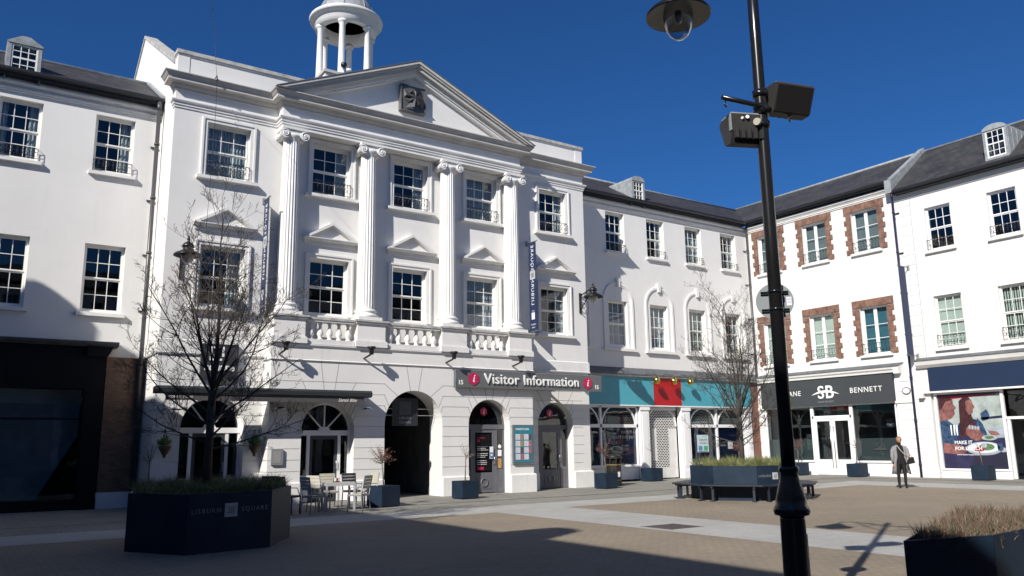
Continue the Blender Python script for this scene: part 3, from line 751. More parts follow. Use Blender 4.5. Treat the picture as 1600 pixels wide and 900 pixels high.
b.box(16.36, 16.52, -.41, -.40, .86, 1.20, mat('leaflet_tan', (0.45, 0.26, 0.10), 0.7, 0.3, 20))
b.build('door_notice', d3)
# covered passage behind the big arch
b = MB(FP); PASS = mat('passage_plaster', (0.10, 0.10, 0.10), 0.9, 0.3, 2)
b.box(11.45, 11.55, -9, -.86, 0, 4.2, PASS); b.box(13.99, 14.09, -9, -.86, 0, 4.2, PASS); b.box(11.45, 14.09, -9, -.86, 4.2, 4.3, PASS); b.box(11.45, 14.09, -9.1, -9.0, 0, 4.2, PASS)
b.box(11.55, 11.69, -.9, -.86, 0, 4.2, WHITE); b.box(13.85, 13.99, -.9, -.86, 0, 4.2, WHITE)
po = b.build('passage', hall)
b = MB(FP)
for u in (12.1, 12.77, 13.45): b.box(u-.03, u+.03, -5.05, -5.0, 0, 3.4, IRON)
for z in (.05, 1.2, 2.3, 3.35): b.box(11.6, 13.95, -5.06, -5.01, z, z+.05, IRON)
b.build('gate', po)
hs = thing('hanging_sign', 'dark square arcade sign on two rails inside the tall open arch', 'sign', (12.6, 24.3, 2.6))
b = MB(FP)
b.box(12.17, 13.13, -.47, -.43, 2.35, 3.28, mat('hang_sign_dark', (0.02, 0.024, 0.03), 0.5)); b.build('panel', hs)
b = MB(FP); b.tube([(11.70, -.45, 2.70), (13.84, -.45, 2.70)], .012, SATIN, 6); b.tube([(11.74, -.45, 2.92), (13.80, -.45, 2.92)], .012, SATIN, 6); b.build('rail', hs)
b = MB(FP); b.box(12.43, 12.87, -.429, -.426, 2.72, 3.16, DSILV); pinwheel(b, FP, 12.65, 2.94, .2, -.425, DSILV, mat('emblem_dim', (.14, .15, .16), .5), tilt=.5, th=.01); b.build('emblem', hs)
text('lettering', hs, 'LISBURN', FP, 12.65, -.426, 2.57, .12, ALU, .002); text('lettering', hs, 'SQUARE', FP, 12.65, -.426, 2.43, .12, ALU, .002)

# cupola
cpo = MB(); cc = (12.87, 31.7, 0)
b = MB()
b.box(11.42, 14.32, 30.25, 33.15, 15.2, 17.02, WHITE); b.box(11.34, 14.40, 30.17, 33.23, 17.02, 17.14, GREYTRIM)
b.build('cupola_base', hall); b = MB()
b.lathe(cc, [(1.42, 17.14), (1.42, 17.26), (1.38, 17.28)], TRIM, 36); b.build('cupola_step', hall); b = MB()
b.lathe(cc, [(1.03, 20.40), (1.03, 19.82), (1.34, 19.82), (1.34, 19.98), (1.37, 20.0), (1.37, 20.16), (1.43, 20.20), (1.60, 20.26), (1.62, 20.36), (1.60, 20.40), (1.40, 20.46), (1.10, 20.5), (1.03, 20.40)], TRIM, 48, caps=False)
cup = b.build('cupola', hall)
b = MB()
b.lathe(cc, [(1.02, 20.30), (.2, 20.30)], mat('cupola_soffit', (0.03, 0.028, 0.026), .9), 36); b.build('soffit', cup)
b = MB()
prof = [(1.22, 20.46), (1.24, 20.56)]+[(1.22*cos(radians(t)), 20.56+1.12*sin(radians(t))) for t in range(8, 88, 8)]+[(.06, 21.68)]
b.lathe(cc, prof, LEAD, 48)
for k in range(8):
    a = k*pi/4+.3; b.tube([(12.87+1.235*cos(radians(t))*cos(a), 31.7+1.235*cos(radians(t))*sin(a), 20.56+1.13*sin(radians(t))) for t in range(0, 90, 10)], .025, LEAD, 5)
b.lathe(cc, [(.10, 21.66), (.12, 21.75), (.05, 21.85), (.09, 21.95), (.0, 22.1)], LEAD, 12)
b.build('dome', cup)
for k in range(6):
    a = radians(-120+60*k); x, y = 12.87+1.18*cos(a), 31.7+1.18*sin(a); b = MB()
    b.lathe((x, y, 0), [(.20, 17.28), (.20, 17.36), (.165, 17.39), (.15, 17.44), (.125, 19.60), (.14, 19.62), (.14, 19.66), (.19, 19.72), (.21, 19.74), (.21, 19.82)], TRIM, 20)
    b.build('cupola_column', cup)
sc = thing('security_camera', 'small black domed security camera on the cupola plinth above the pediment', 'camera', (12.4, 29.8, 17.5))
b = MB(); b.tube([(12.22, 30.3, 17.10), (12.20, 30.12, 17.32)], .05, SIGNWHITE, 8); b.lathe((12.12, 30.0, 17.38), [(.05, .13), (.12, .10), (.13, .0), (.09, -.08), (.03, -.10)], IRON, 14); b.tube([(12.25, 30.0, 17.24), (12.42, 29.9, 17.20)], .07, SIGNWHITE, 10)
b.build('camera_dome', sc)


def shell(F, name, parent, u0, u1, z0, z1, d, front=-.42, m=None):
    m = m or ROOM; b = MB(F)
    b.box(u0, u1, -d-.05, -d, z0, z1, m); b.box(u0-.05, u0, -d-.05, front, z0, z1, m); b.box(u1, u1+.05, -d-.05, front, z0, z1, m)
    b.box(u0, u1, -d, front, z1, z1+.05, m); b.box(u0, u1, -d, front, z0-.05, z0, m)
    return b.build(name, parent)
# ================================================================ WINGS
def wing_windows(F, parent, xs, wd, top, mid, hide=(), **k):
    for i, x in enumerate(xs):
        window(F, parent, x, wd, top[0], top[1], rail=True, railh=.34, curt=(lambda q: q[i % len(q)])(k.get('ct', ['sides', 'net', 'sides', 'net', 'right', 'sides'])), seed=i)
        if mid: window(F, parent, x, wd, mid[0], mid[1], rail=False, curt=(lambda q: q[i % len(q)])(k.get('cm', [None, None, 'net', 'net', 'net', None])), seed=i+5, sill=k.get('midsill', True))
WY = 27.3; FW = frame(0, WY, 1, 0)
# left wing
lw = thing('wing_building', 'white three storey wing with slate roof beside the hall, dark shopfront in shade', 'building', (-2, WY, 0))
XS = [3.40, .80, -1.80, -4.40, -7.0]
b = MB(FW)
wall_holes(b, -8.7, 4.76, 4.45, 12.75, [(x-.57, x+.57, 10.27, 12.13) for x in XS]+[(x-.57, x+.57, 5.81, 7.93) for x in XS], WHITE, t=.4)
eave_wall(b, -8.7, 4.74, 12.95)
b.box(3.66, 4.72, -.02, .26, .46, 4.44, BRICK); b.build('wall', lw)
b = MB(FW); b.box(3.64, 4.74, .0, .29, 0, .46, TRIM); b.build('plinth', lw)
b = MB(FW); wing_roof(b, FW, -12.2, 4.745, 12.95, 14.6, 2.6, SLATE); b.tube([(-11.9, -2.6, 14.62), (4.745, -2.6, 14.62)], .07, LEAD, 6)
b.prism([(.36, 12.97), (-2.6, 14.62), (-2.6, 14.70), (.36, 13.05)], 4.60, 4.745, LEAD, 0); b.build('roof', lw)
b = MB(FW); eave(b, FW, -8.7, 4.70, 12.95); b.build('gutter', lw)
wing_windows(FW, lw, XS, 1.14, (10.27, 12.13), (5.81, 7.93), ct=['right', 'sides', 'net', 'sides'], cm=[None, None, None])
dormer(FW, lw, .73, .90, 12.80, 1.22, .25, None, barrel=False)
dormer(FW, lw, -4.5, .90, 12.80, 1.22, .25, None, barrel=False)
b = MB(FW)
b.box(-8.6, 3.12, .30, .36, 3.46, 4.50, BLACK); b.box(-8.6, 3.60, 0, .30, 4.42, 4.72, BLACK)
b.prism([(0, 4.72), (.38, 4.72), (.52, 4.80), (.56, 4.86), (0, 4.93)], -8.6, 3.93, DLEAD, 0)
b.box(3.12, 3.62, 0, .34, 0, 4.42, BLACK); b.box(3.10, 3.64, .34, .38, 0, .3, BLACK)
b.prism([(3.10, 4.42), (3.66, 4.42), (3.80, 4.72), (3.10, 4.72)], .30, .44, BLACK, 1)
for x in (.45, -2.4, -5.2): b.box(x-.06, x+.06, .10, .2, .3, 3.46, BLACK)
b.box(-8.6, 3.12, 0, .24, 0, .30, BLACK); b.box(-8.6, 3.12, .12, .19, 2.56, 2.62, BLACK)
sf = b.build('shopfront', lw)
b = MB(FW); b.box(-8.6, 3.12, .14, .145, .3, 3.46, SHOPGLASS); b.build('pane', sf)
b = MB(FW)
b.face(((-8, -.25, .3), (2.15, -.25, .3), (3.1, -.25, 2.1), (3.1, -.25, 3.46), (-8, -.25, 3.46)), mat('shop_blind', (0.30, 0.36, 0.42), .8, .15, 3)); b.box(-8.6, 3.3, -2.5, -2.45, 0, 4.4, ROOM); b.build('blind', sf)

# right wing
rw = thing('wing_building', 'white three storey wing between hall and brick-framed windows, teal and red shop fascia', 'building', (27, WY, .07))
XS = [21.90, 24.47, 27.03, 29.62, 32.18]
b = MB(FW)
wall_holes(b, 20.93, 33.62, 4.6, 12.75, [(x-.57, x+.57, 10.33, 12.20) for x in XS]+[(x-.57, x+.57, 5.95, 8.04) for x in XS], WHITE, t=.4)
eave_wall(b, 20.93, 33.60, 12.95)
b.box(32.78, 33.40, -.02, .28, 0, 4.58, REDBRICK); b.build('wall', rw)
b = MB(FW); wing_roof(b, FW, 20.952, 36.4, 12.95, 14.72, 2.6, SLATE); b.tube([(20.96, -2.6, 14.74), (36.2, -2.6, 14.74)], .07, LEAD, 6); b.build('roof', rw)
b = MB(FW); eave(b, FW, 20.952, 33.3, 12.95); b.build('gutter', rw)
for i, x in enumerate(XS):
    window(FW, rw, x, 1.14, 10.33, 12.20, rail=True, railh=.32, curt=['sides', None, 'sides', 'net', 'right'][i], seed=i)
    wn = window(FW, rw, x, 1.14, 5.95, 8.04, rail=False, curt=['net', 'net', 'net', 'stripes', 'sides'][i], seed=i+7, sill=False)
    b = MB(FW)
    for R0, R1, dd in ((.74, .80, .03), (.80, .90, .06)):
        for s in (-1, 1):
            a, c = sorted((x+s*R0, x+s*R1)); b.box(a, c, -.01, dd, 5.86, 8.0, TRIM)
        N = 20
        for k in range(N):
            t0, t1 = pi*k/N, pi*(k+1)/N
            b.prism([(x+R0*cos(t0), 8.0+R0*sin(t0)), (x+R1*cos(t0), 8.0+R1*sin(t0)), (x+R1*cos(t1), 8.0+R1*sin(t1)), (x+R0*cos(t1), 8.0+R0*sin(t1))], -.01, dd, TRIM, 1)
    b.prism([(x-.07, 8.66), (x+.07, 8.66), (x+.11, 9.06), (x-.11, 9.06)], -.01, .12, TRIM, 1)
    b.box(x-.98, x+.98, -.01, .14, 5.74, 5.86, TRIM)
    b.build('arched_surround', wn)
dormer(FW, rw, 25.85, .82, 12.85, 1.3, .22, None)
b = MB(FW)
b.prism([(0, 4.6), (.36, 4.56), (.46, 4.60), (.46, 4.66), (.06, 4.92), (0, 4.95)], 20.955, 33.55, mat('canopy_grey', (.42, .42, .41), .7, .2, 2, streak=.2), 0)
b.prism([(0.0, 4.955), (.07, 4.925), (.46, 4.665), (.49, 4.66), (.49, 4.69), (.09, 4.99), (0, 5.02)], 20.955, 33.55, DLEAD, 0)
for a, c, m in ((20.955, 26.118, TEAL), (26.122, 27.88, RED), (27.884, 32.74, TEAL)): b.box(a, c, .24, .34, 3.34, 4.56, m)
b.box(20.955, 32.76, .20, .36, 3.29, 3.338, WPVC)
for u in (23.0, 24.9): b.box(u-.004, u+.004, .34, .3415, 3.36, 4.54, GROOVE)
sf = b.build('shopfront', rw)
b = MB(FW)
def arcbar(uc, r, z0, d0, d1, m, wd=.05):
    N = 14
    for k in range(N):
        t0, t1 = pi*k/N, pi*(k+1)/N
        b.prism([(uc+r*cos(t0), z0+r*.95*sin(t0)), (uc+(r+wd)*cos(t0), z0+(r+wd)*.95*sin(t0)), (uc+(r+wd)*cos(t1), z0+(r+wd)*.95*sin(t1)), (uc+r*cos(t1), z0+r*.95*sin(t1))], d0, d1, m, 1)
for (a, c, mid) in ((21.0, 25.22, 23.08), (28.45, 32.25, 30.35)):
    b.box(a, c, .05, .17, 2.36, 2.50, WPVC); b.box(a, c, .05, .20, .66, .76, WPVC); b.box(a, c, .0, .12, .12, .66, WPVC)
    b.box(a, a+.07, .05, .17, .76, 3.29, WPVC); b.box(c-.07, c, .05, .17, .76, 3.29, WPVC); b.box(mid-.05, mid+.05, .05, .17, .76, 3.29, WPVC); b.box(a, c, .05, .17, 3.22, 3.29, WPVC)
    for p, q in ((a+.07, mid-.05), (mid+.05, c-.07)): arcbar((p+q)/2, (q-p)/2-.05, 2.42, .07, .15, WPVC)
b.box(25.85, 27.78, .0, .04, 3.15, 3.29, WPVC)
arcbar(26.81, .9, 2.42, -.02, .05, WPVC)
for a, c in ((25.28, 25.80), (27.86, 28.40), (32.28, 32.72)):
    b.box(a, c, .0, .30, .05, 3.29, WPVC); b.box(a+.1, c-.1, .30, .315, .6, 3.0, WPVC); b.box(a-.03, c+.03, .30, .34, .05, .42, WPVC); b.box(a-.03, c+.03, .30, .34, 3.12, 3.289, WPVC)
b.build('shop_frame', sf)
b = MB(FW)
b.box(25.85, 27.78, -.12, -.115, .1, 3.15, SHOPGLASS)
b.build('pane', sf)
for a, c in ((21.0, 25.22), (28.45, 32.25)): b = MB(FW); b.box(a+.05, c-.05, .09, .095, .76, 3.22, SHOPGLASS); b.build('pane', sf)
b = MB(FW)
for a, c in ((21.05, 23.03), (23.13, 25.17), (28.5, 30.3), (30.4, 32.2)): b.box(a, c, .075, .085, .77, 2.36, BLUEFILM)
pz = b.build('window_poster', sf)
text('lettering', sf, 'MAKE IT A', FW, 25.08, .10, 2.10, .17, ALU, .002, 'RIGHT'); text('lettering', sf, 'GREAT DAY OUT', FW, 25.08, .10, 1.88, .17, ALU, .002, 'RIGHT')
b = MB(FW); POST2 = mat('pale_notice', (.50, .60, .62), .5)
b.box(28.98, 29.75, .11, .114, 1.22, 2.02, POST2)
b.box(29.06, 29.32, .115, .117, 1.30, 1.50, mat('notice_blue2', (.05, .25, .42), .5)); b.box(29.42, 29.68, .115, .117, 1.30, 1.50, mat('notice_green', (.05, .33, .16), .5)); b.box(29.06, 29.68, .115, .117, 1.24, 1.27, BLUEFILM)
text('lettering', sf, 'LISBURN', FW, 29.37, .115, 1.74, .13, BLUEFILM, .001); text('lettering', sf, 'SQUARE', FW, 29.37, .115, 1.60, .11, BLUEFILM, .001)
b.box(31.1, 31.45, .11, .113, 1.35, 1.70, BANGREY)
b.build('notice', sf)
text('lettering', sf, 'LISBURN', FW, 30.78, .10, 1.48, .11, ALU, .001); text('lettering', sf, 'SQUARE', FW, 31.75, .10, 1.48, .11, ALU, .001)
# perforated roller shutters
b = MB(FW); SH = mat('shutter_white', (.70, .69, .66), .5, .1, 3)
def grille(a, c, z0, z1, d, pw, ph, bw, bh, m):
    z = z0; k = 0
    while z < z1:
        b.box(a, c, d-.006, d, z, min(z+bh, z1), m)
        u = a+(pw/2 if k % 2 else 0)
        while u < c:
            b.box(u, min(u+bw, c), d-.006, d, z+bh, min(z+ph, z1), m); u += pw
        z += ph; k += 1
grille(25.86, 27.77, .12, 3.15, .0, .165, .075, .045, .026, SH)
b.box(26.22, 26.50, -.004, .003, .9, 2.3, SH); b.box(25.86, 26.0, -.004, .003, .12, 3.1, SH); b.box(27.25, 27.77, -.004, .003, .602, 2.3, SH); b.box(26.002, 27.77, -.004, .003, .12, .60, SH)
b.build('roller_shutter', sf)
b = MB(FW); GD = mat('grille_dark', (.25, .25, .25), .5)
grille(21.07, 25.15, 2.5, 3.2, .02, .165, .075, .03, .018, GD); grille(28.5, 32.2, 2.5, 3.2, .02, .165, .075, .04, .022, SH)
b.build('shutter_grille', sf)
shell(FW, 'shop_room', rw, 20.97, 33.5, .16, 4.4, 2.7, -.13)
shell(FW, 'upper_room', rw, 21.0, 33.9, 5.0, 12.6, 3.3)
b = MB(FW); b.box(20.97, 33.3, -2.5, -2.45, 0, 4.6, ROOM); b.box(20.97, 33.3, -2.45, 0, 3.6, 3.65, ROOM); b.box(21, 33.3, -3.2, -3.1, 5, 12.7, ROOM); b.box(21, 33.3, -3.1, -.42, 9.0, 9.1, ROOM)
for x in (23.2, 25.8, 28.3, 30.9): b.box(x-.02, x+.02, -3.1, -.42, 5, 12.7, ROOM)
b.build('interior', rw)
pipe(FW, rw, 33.42, .12, 12.5, d=.22, m=PIPE)
shell(FW, 'shop_room', lw, -8.6, 3.13, .1, 4.4, 2.6, .02)
shell(FW, 'upper_room', lw, -8.6, 4.72, 5.0, 12.6, 3.3)
b = MB(FW); b.box(4.0-13, 4.7, -3.2, -3.1, 5, 12.7, ROOM); b.box(-9, 4.7, -3.1, -.42, 9.0, 9.1, ROOM); b.build('interior', lw)
pipe(FW, lw, 4.58, 0, 12.5, d=.42, m=PIPE, r=.065)

# ================================================================ BUILDINGS ON THE RIGHT
XR = 33.6; FR = frame(XR, 0, 0, -1)
ba = thing('sandstone_window_building', 'white three storey building with red sandstone window surrounds above the charcoal shop sign', 'building', (XR, 23, .13))
YA = [25.9, 23.20, 20.53]
b = MB(FR)
wall_holes(b, -27.32, -19.0, 4.72, 12.75, [(-y-.66, -y+.66, 10.10, 12.02) for y in YA]+[(-y-.66, -y+.66, 5.42, 7.54) for y in YA], WHITE, t=.4)
eave_wall(b, -27.3, -19.0, 12.98)
b.build('wall', ba)
b = MB(FR); wing_roof(b, FR, -30.1, -19.0, 12.98, 14.82, 2.65, SLATEY); b.tube([(-30, -2.65, 14.84), (-19.0, -2.65, 14.84)], .07, LEAD, 6)
b.build('roof', ba)
b = MB(FR); eave(b, FR, -26.95, -19.0, 12.98); b.build('gutter', ba)
for i, y in enumerate(YA):
    for (z0, z1, ct) in ((10.10, 12.02, 'blind'), (5.42, 7.54, 'blind')):
        teal = (z0 < 8 and i == 2)
        wn = window(FR, ba, -y, 1.32, z0, z1, style='casement', rail=True, railh=.46, curt='blind', pane_m=(TEALFILM if teal else (FROST if z0 > 8 else BLIND)), depth=.14, frame_m=WPVC, seed=i)
        b = MB(FR); rnd = random.Random(i+int(z0)*5)
        zz = z0-.02; k = 0; a, c = -y-.66, -y+.66
        while zz < z1+.02:
            h = min(.235, z1+.02-zz); wl = .34 if k % 2 == 0 else .24
            if h > .05:
                b.box(a-wl, a+.0-.001, -.02, .05, zz, zz+h-.008, SANDSTONE); b.box(c+.001, c+wl, -.02, .05, zz, zz+h-.008, SANDSTONE)
            zz += h; k += 1
        zl = z1+.022; x = a-.34; n = 9; wdt = (c-a+.68)/n
        for j in range(n):
            t = (j+.5)/n-.5
            p = [(x+j*wdt+.004+t*.0, zl), (x+(j+1)*wdt-.004, zl), (x+(j+1)*wdt-.004+t*.10*(0 if j == n-1 else 1), zl+.33), (x+j*wdt+.004+t*.10*(0 if j == 0 else 1), zl+.33)]
            b.prism(p, -.02, .055, SANDSTONE, 1)
        b.build('stone_surround', wn)
b = MB(FR)
b.sweep([(XR, 26.9), (XR, 19.35)], [(-.01, 4.50), (.40, 4.52), (.42, 4.60), (.48, 4.66), (.50, 4.74), (.06, 4.88), (-.01, 4.90)], TRIM)
b.sweep([(XR, 26.9), (XR, 19.35)], [(.04, 4.905), (.10, 4.885), (.52, 4.745), (.52, 4.775), (.10, 4.93), (.04, 4.94)], DLEAD)
b.box(-26.75, -19.76, .24, .34, 3.28, 4.495, CHARCOAL)
for a, c in ((-27.2, -26.72), (-19.72, -19.02)):
    b.box(a, c, 0, .25, .1, 4.50, TRIM); b.box(a+.12, c-.12, .25, .262, .7, 3.2, TRIM); b.box(a-.03, c+.03, .25, .29, .1, .5, TRIM); b.box(a-.03, c+.03, .25, .31, 3.2, 3.30, TRIM)
for z in (.9, 1.3, 1.7, 2.1, 2.5, 2.9, 3.3, 3.7, 4.1): b.box(-19.60, -19.03, .262, .264, z, z+.012, GROOVE)
b.prism([(0, 4.72), (0, 4.45), (.5, 4.45), (.5, 4.72)], -19.6, -19.36, TRIM, 0)
sf = b.build('shopfront', ba)
b = MB(FR)
# windows either side of the double doors; u = -y
for a, c in ((-26.72, -24.05), (-22.0, -19.82)):
    b.box(a, c, .0, .16, .1, .70, WPVC); b.box(a, c, .0, .22, .70, .78, WPVC); b.box(a, c, .06, .16, 3.22, 3.29, WPVC); b.box(a, a+.07, .06, .16, .78, 3.22, WPVC); b.box(c-.07, c, .06, .16, .78, 3.22, WPVC)
b.box(-24.05, -22.0, .06, .16, 2.68, 2.80, WPVC); b.box(-24.05, -22.0, .06, .16, 3.22, 3.29, WPVC)
for u in (-24.05, -22.08): b.box(u, u+.08, .06, .16, .12, 3.22, WPVC)
so_ = b.build('shop_frame', sf)
for a, c in ((-23.97, -23.03), (-23.01, -22.08)):
    d_ = MB(FR); d_.box(a, a+.12, .07, .13, .14, 2.68, WPVC); d_.box(c-.12, c, .07, .13, .14, 2.68, WPVC); d_.box(a+.12, c-.12, .07, .13, 2.56, 2.68, WPVC); d_.box(a+.12, c-.12, .07, .13, .14, .82, WPVC)
    d_.box(a+.12, c-.12, .095, .10, .82, 2.56, SHOPGLASS)
    hx = c-.07 if a < -23.5 else a+.07
    d_.tube([(hx, .12, .45), (hx, .20, .47), (hx, .20, 2.3), (hx, .12, 2.32)], .018, SATIN, 8)
    d_.build('shop_door', sf)
b = MB(FR); b.box(-26.65, -24.12, .10, .105, .78, 3.22, SHOPGLASS); b.box(-21.93, -19.89, .10, .105, .78, 3.22, SHOPGLASS); b.box(-23.97, -22.08, .10, .105, 2.80, 3.22, SHOPGLASS); b.build('pane', sf)
b = MB(FR); GF = mat('frosted_band', (.13, .15, .145), .4)
b.box(-26.6, -24.15, .08, .085, .80, 1.75, GF); b.box(-21.9, -19.92, .08, .085, .80, 1.75, GF); b.build('frosted_film', sf)
shell(FR, 'shop_room', ba, -27.6, -19.2, .16, 3.45, 2.9, -.02, mat('shop_interior', (.15, .155, .145), .8, .3, 1.5))
shell(FR, 'upper_room', ba, -27.3, -19.05, 5.0, 12.6, 3.45)
b = MB(FR); b.box(-19.9, -18.16, -.35, -.002, .0, 5.2, WHITE); b.box(-27.6, -26.6, -.2, -.002, 3.3, 4.9, WHITE); b.box(-27.29, -26.72, -.2, -.002, .0, 4.9, WHITE); b.build('pier', ba)
b = MB(FR)
b.box(-27.2, -19.1, -3.6, -3.5, 5, 12.7, ROOM); b.box(-27.2, -19.1, -3.5, -.42, 9.0, 9.1, ROOM)
b.box(-23.1, -22.75, -.5, -.45, 2.83, 3.02, mat('exit_green', (.02, .35, .2), .5)); b.box(-23.1, -22.75, -.5, -.45, 3.05, 3.18, SIGNWHITE)
for k in range(5): b.lathe((-20.8+.1*cos(k), -1.0, 2.4+.12*sin(k*2)), [(.02, -.12), (.16, -.05), (.16, .05), (.02, .12)], ALU, 8)
for k in range(6): b.box(-26.3+k*.33, -26.15+k*.33, -1.5, -1.3, .1, 1.5+.15*(k % 3), ALU if k % 2 else SATIN)
b.build('interior', ba)
LW2 = SIGNWHITE
text('lettering', sf, 'SHANE', FR, -24.98, .341, 3.78, .33, LW2, .008, 'CENTER', space=1.15)
text('lettering', sf, 'BENNETT', FR, -21.05, .341, 3.76, .33, LW2, .008, 'CENTER', space=1.15)
text('lettering', sf, 'S', FR, -23.33, .341, 3.60, .82, LW2, .008, off=.008); text('lettering', sf, 'B', FR, -22.88, .341, 3.60, .82, LW2, .008, off=.012)
text('lettering', sf, 'SHANE BENNETT', FR, -23.1, .341, 3.40, .11, ALU, .003)
b = MB(FR); N = 16
def swoosh(b, uc, zc, L, h, d, m):
    up = [(uc-L+2*L*k/N, zc-.16+h*(1-((k/N)*2-1)**2)) for k in range(N+1)]
    lo = [(uc-L+2*L*k/N, zc-.17+(h-.10)*(1-((k/N)*2-1)**2)) for k in range(N+1)]
    for k in range(N): b.prism([up[k], up[k+1], lo[k+1], lo[k]], d, d+.009, m, 1)
swoosh(b, -23.1, 3.92, .72, .20, .350, LW2); b.build('logo_swoosh', sf)
for uc in (-25.3, -20.75):
    text('lettering', sf, 'S', FR, uc-.13, .107, 1.25, .42, CHARCOAL, .001); text('lettering', sf, 'B', FR, uc+.12, .107, 1.25, .42, CHARCOAL, .001)
    b = MB(FR); swoosh(b, uc, 1.40, .36, .10, .109, CHARCOAL); b.build('logo_swoosh', sf)
b = MB(FR); b.lathe((-19.03+.02, .0, 3.68), [(.21, 0), (.21, .03), (.17, .045), (0.0, .05)], LEAD, 24, axis=1)
plq = thing('oval_plaque', 'small oval wall plaque beside the navy downpipe and charcoal shop sign', 'plaque', (XR, 19.0, 3.7))
for i in range(len(b.v)): pass
pb = MB(FR); pts = [(-19.22+.19*cos(2*pi*k/24), 3.70+.15*sin(2*pi*k/24)) for k in range(24)]; pts2 = [(-19.22+.155*cos(2*pi*k/24), 3.70+.115*sin(2*pi*k/24)) for k in range(24)]
pb.prism(pts, .262, .29, DLEAD, 1); pb.prism(pts2, .29, .296, TRIM, 1); pb.build('plate', plq)
text('lettering', plq, '1889', FR, -19.22, .297, 3.66, .10, DLEAD, .001) if False else None

bb = thing('white_corner_building', 'white building with black sash windows over the navy shop fascia at right edge', 'building', (XR, 12, .13))
YB = [17.20, 14.62, 12.04, 9.46, 6.88, 4.3, 1.7, -0.9]
b = MB(FR)
wall_holes(b, -19.0, 7.8, 4.9, 12.3, [(-y-.55, -y+.55, 9.52, 11.39) for y in YB]+[(-y-.57, -y+.57, 5.38, 7.56) for y in YB], WHITE, t=.4)
b.prism([(0, 11.98), (.04, 12.0), (.04, 12.03), (0, 12.04)], -19.0, 7.8, GROOVE, 0); b.box(-19.0, 7.8, 0, .03, 12.045, 12.3, WHITE)
for z in [5.1+.44*k for k in range(16)]: b.box(-18.92, -18.36, .0, .003, z, z+.014, GROOVE)
b.box(-18.35, -18.33, .0, .003, 4.95, 12.0, GROOVE)
b.build('wall', bb)
b = MB(FR); wing_roof(b, FR, -18.99, 8, 12.45, 14.85, 2.75, SLATEY, over=.36); b.tube([(-18.9, -2.75, 14.87), (8, -2.75, 14.87)], .07, LEAD, 6)
b.build('roof', bb)
b = MB(FR); b.prism([(.42, 12.42), (-2.75, 14.86), (-2.75, 15.06), (.42, 12.92)], -19.12, -18.86, LEAD, 0); b.box(-19.14, -18.84, .30, .46, 12.35, 12.95, LEAD); b.build('verge_flashing', bb)
b = MB(FR); eave(b, FR, -18.86, 7.8, 12.45, over=.36); b.build('gutter', bb)
for i, y in enumerate(YB):
    window(FR, bb, -y, 1.10, 9.52, 11.39, rail=True, railh=.42, curt=[None, None, 'net', 'sides'][i % 4], frame_m=WPVC, depth=.12, seed=i+3, sillw=.12)
    window(FR, bb, -y, 1.14, 5.38, 7.56, rail=True, railh=.50, curt=['blind', 'stripes', 'net', 'sides'][i % 4], depth=.12, seed=i+8, sillw=.12)
dormer(FR, bb, -14.52, .92, 12.62, 1.50, .10, None); dormer(FR, bb, -6.8, .92, 12.62, 1.50, .10, None)
b = MB(FR)
b.sweep([(XR, 18.65), (XR, -7.9)], [(-.01, 4.56), (.30, 4.58), (.42, 4.70), (.48, 4.86), (.06, 4.98), (-.01, 5.0)], TRIM)
b.sweep([(XR, 18.65), (XR, -7.9)], [(.04, 5.005), (.10, 4.985), (.50, 4.865), (.50, 4.895), (.10, 5.03), (.04, 5.04)], DLEAD)
b.box(-18.2, 7.8, .22, .32, 3.62, 4.555, NAVYSIGN)
b.box(-18.99, -18.25, 0, .20, .1, 4.56, TRIM); b.box(-18.97, -18.20, .20, .24, .1, .55, TRIM)
for z in (.9, 1.3, 1.7, 2.1, 2.5, 2.9, 3.3, 3.7, 4.1): b.box(-18.97, -18.3, .2, .202, z, z+.012, GROOVE)
b.box(-18.6, 7.8, .0, .38, 3.53, 3.60, TRIM); b.box(-18.64, -18.45, .2, .42, 3.35, 3.60, TRIM)
sf = b.build('shopfront', bb)
b = MB(FR)
def shopwin(a, c):
    b.box(a, c, .0, .14, .1, .42, WPVC); b.box(a, c, .0, .18, .42, .50, WPVC); b.box(a, a+.10, .04, .16, .5, 3.53, WPVC); b.box(c-.10, c, .04, .16, .5, 3.53, WPVC); b.box(a+.1, c-.1, .04, .16, 3.46, 3.53, WPVC)
shopwin(-18.15, -15.45); shopwin(-14.0, -11.0); shopwin(-10.9, -7.9); shopwin(-5, -2); shopwin(-1.9, 1.2)
b.box(-15.45, -14.0, .04, .16, 2.38, 2.48, WPVC); b.box(-15.40, -15.30, .04, .14, .14, 2.38, WPVC); b.box(-14.15, -14.05, .04, .14, .14, 2.38, WPVC)
for a, c in ((-7.9, -5.0), (1.2, 7.8)): b.box(a, c, 0, .15, .1, 3.53, TRIM)
b.build('shop_frame', sf)
b = MB(FR)
for a, c in ((-18.05, -15.55), (-15.3, -14.15), (-13.9, -11.1), (-10.8, -8), (-4.9, -2.1), (-1.8, 1.1)): b.box(a, c, .06, .065, .5 if a != -15.3 else .14, 3.46, SHOPGLASS)
b.build('pane', sf)
shell(FR, 'shop_room', bb, -18.15, 7.8, .16, 4.5, 3.1, -.02)
shell(FR, 'upper_room', bb, -18.9, 7.8, 5.0, 12.2, 3.45)
b = MB(FR); b.box(-18.9, 7.8, -3, -2.95, 0, 4.7, ROOM); b.box(-18.9, 7.8, -2.95, 0, 3.7, 3.75, ROOM); b.box(-18.9, 7.8, -3.6, -3.5, 5, 12.4, ROOM); b.box(-18.9, 7.8, -3.5, -.42, 8.6, 8.7, ROOM)
for y in (15.9, 13.3, 10.7, 8.2, 5.6): b.box(-y-.02, -y+.02, -3.5, -.42, 5, 12.4, ROOM)
b.build('interior', bb)
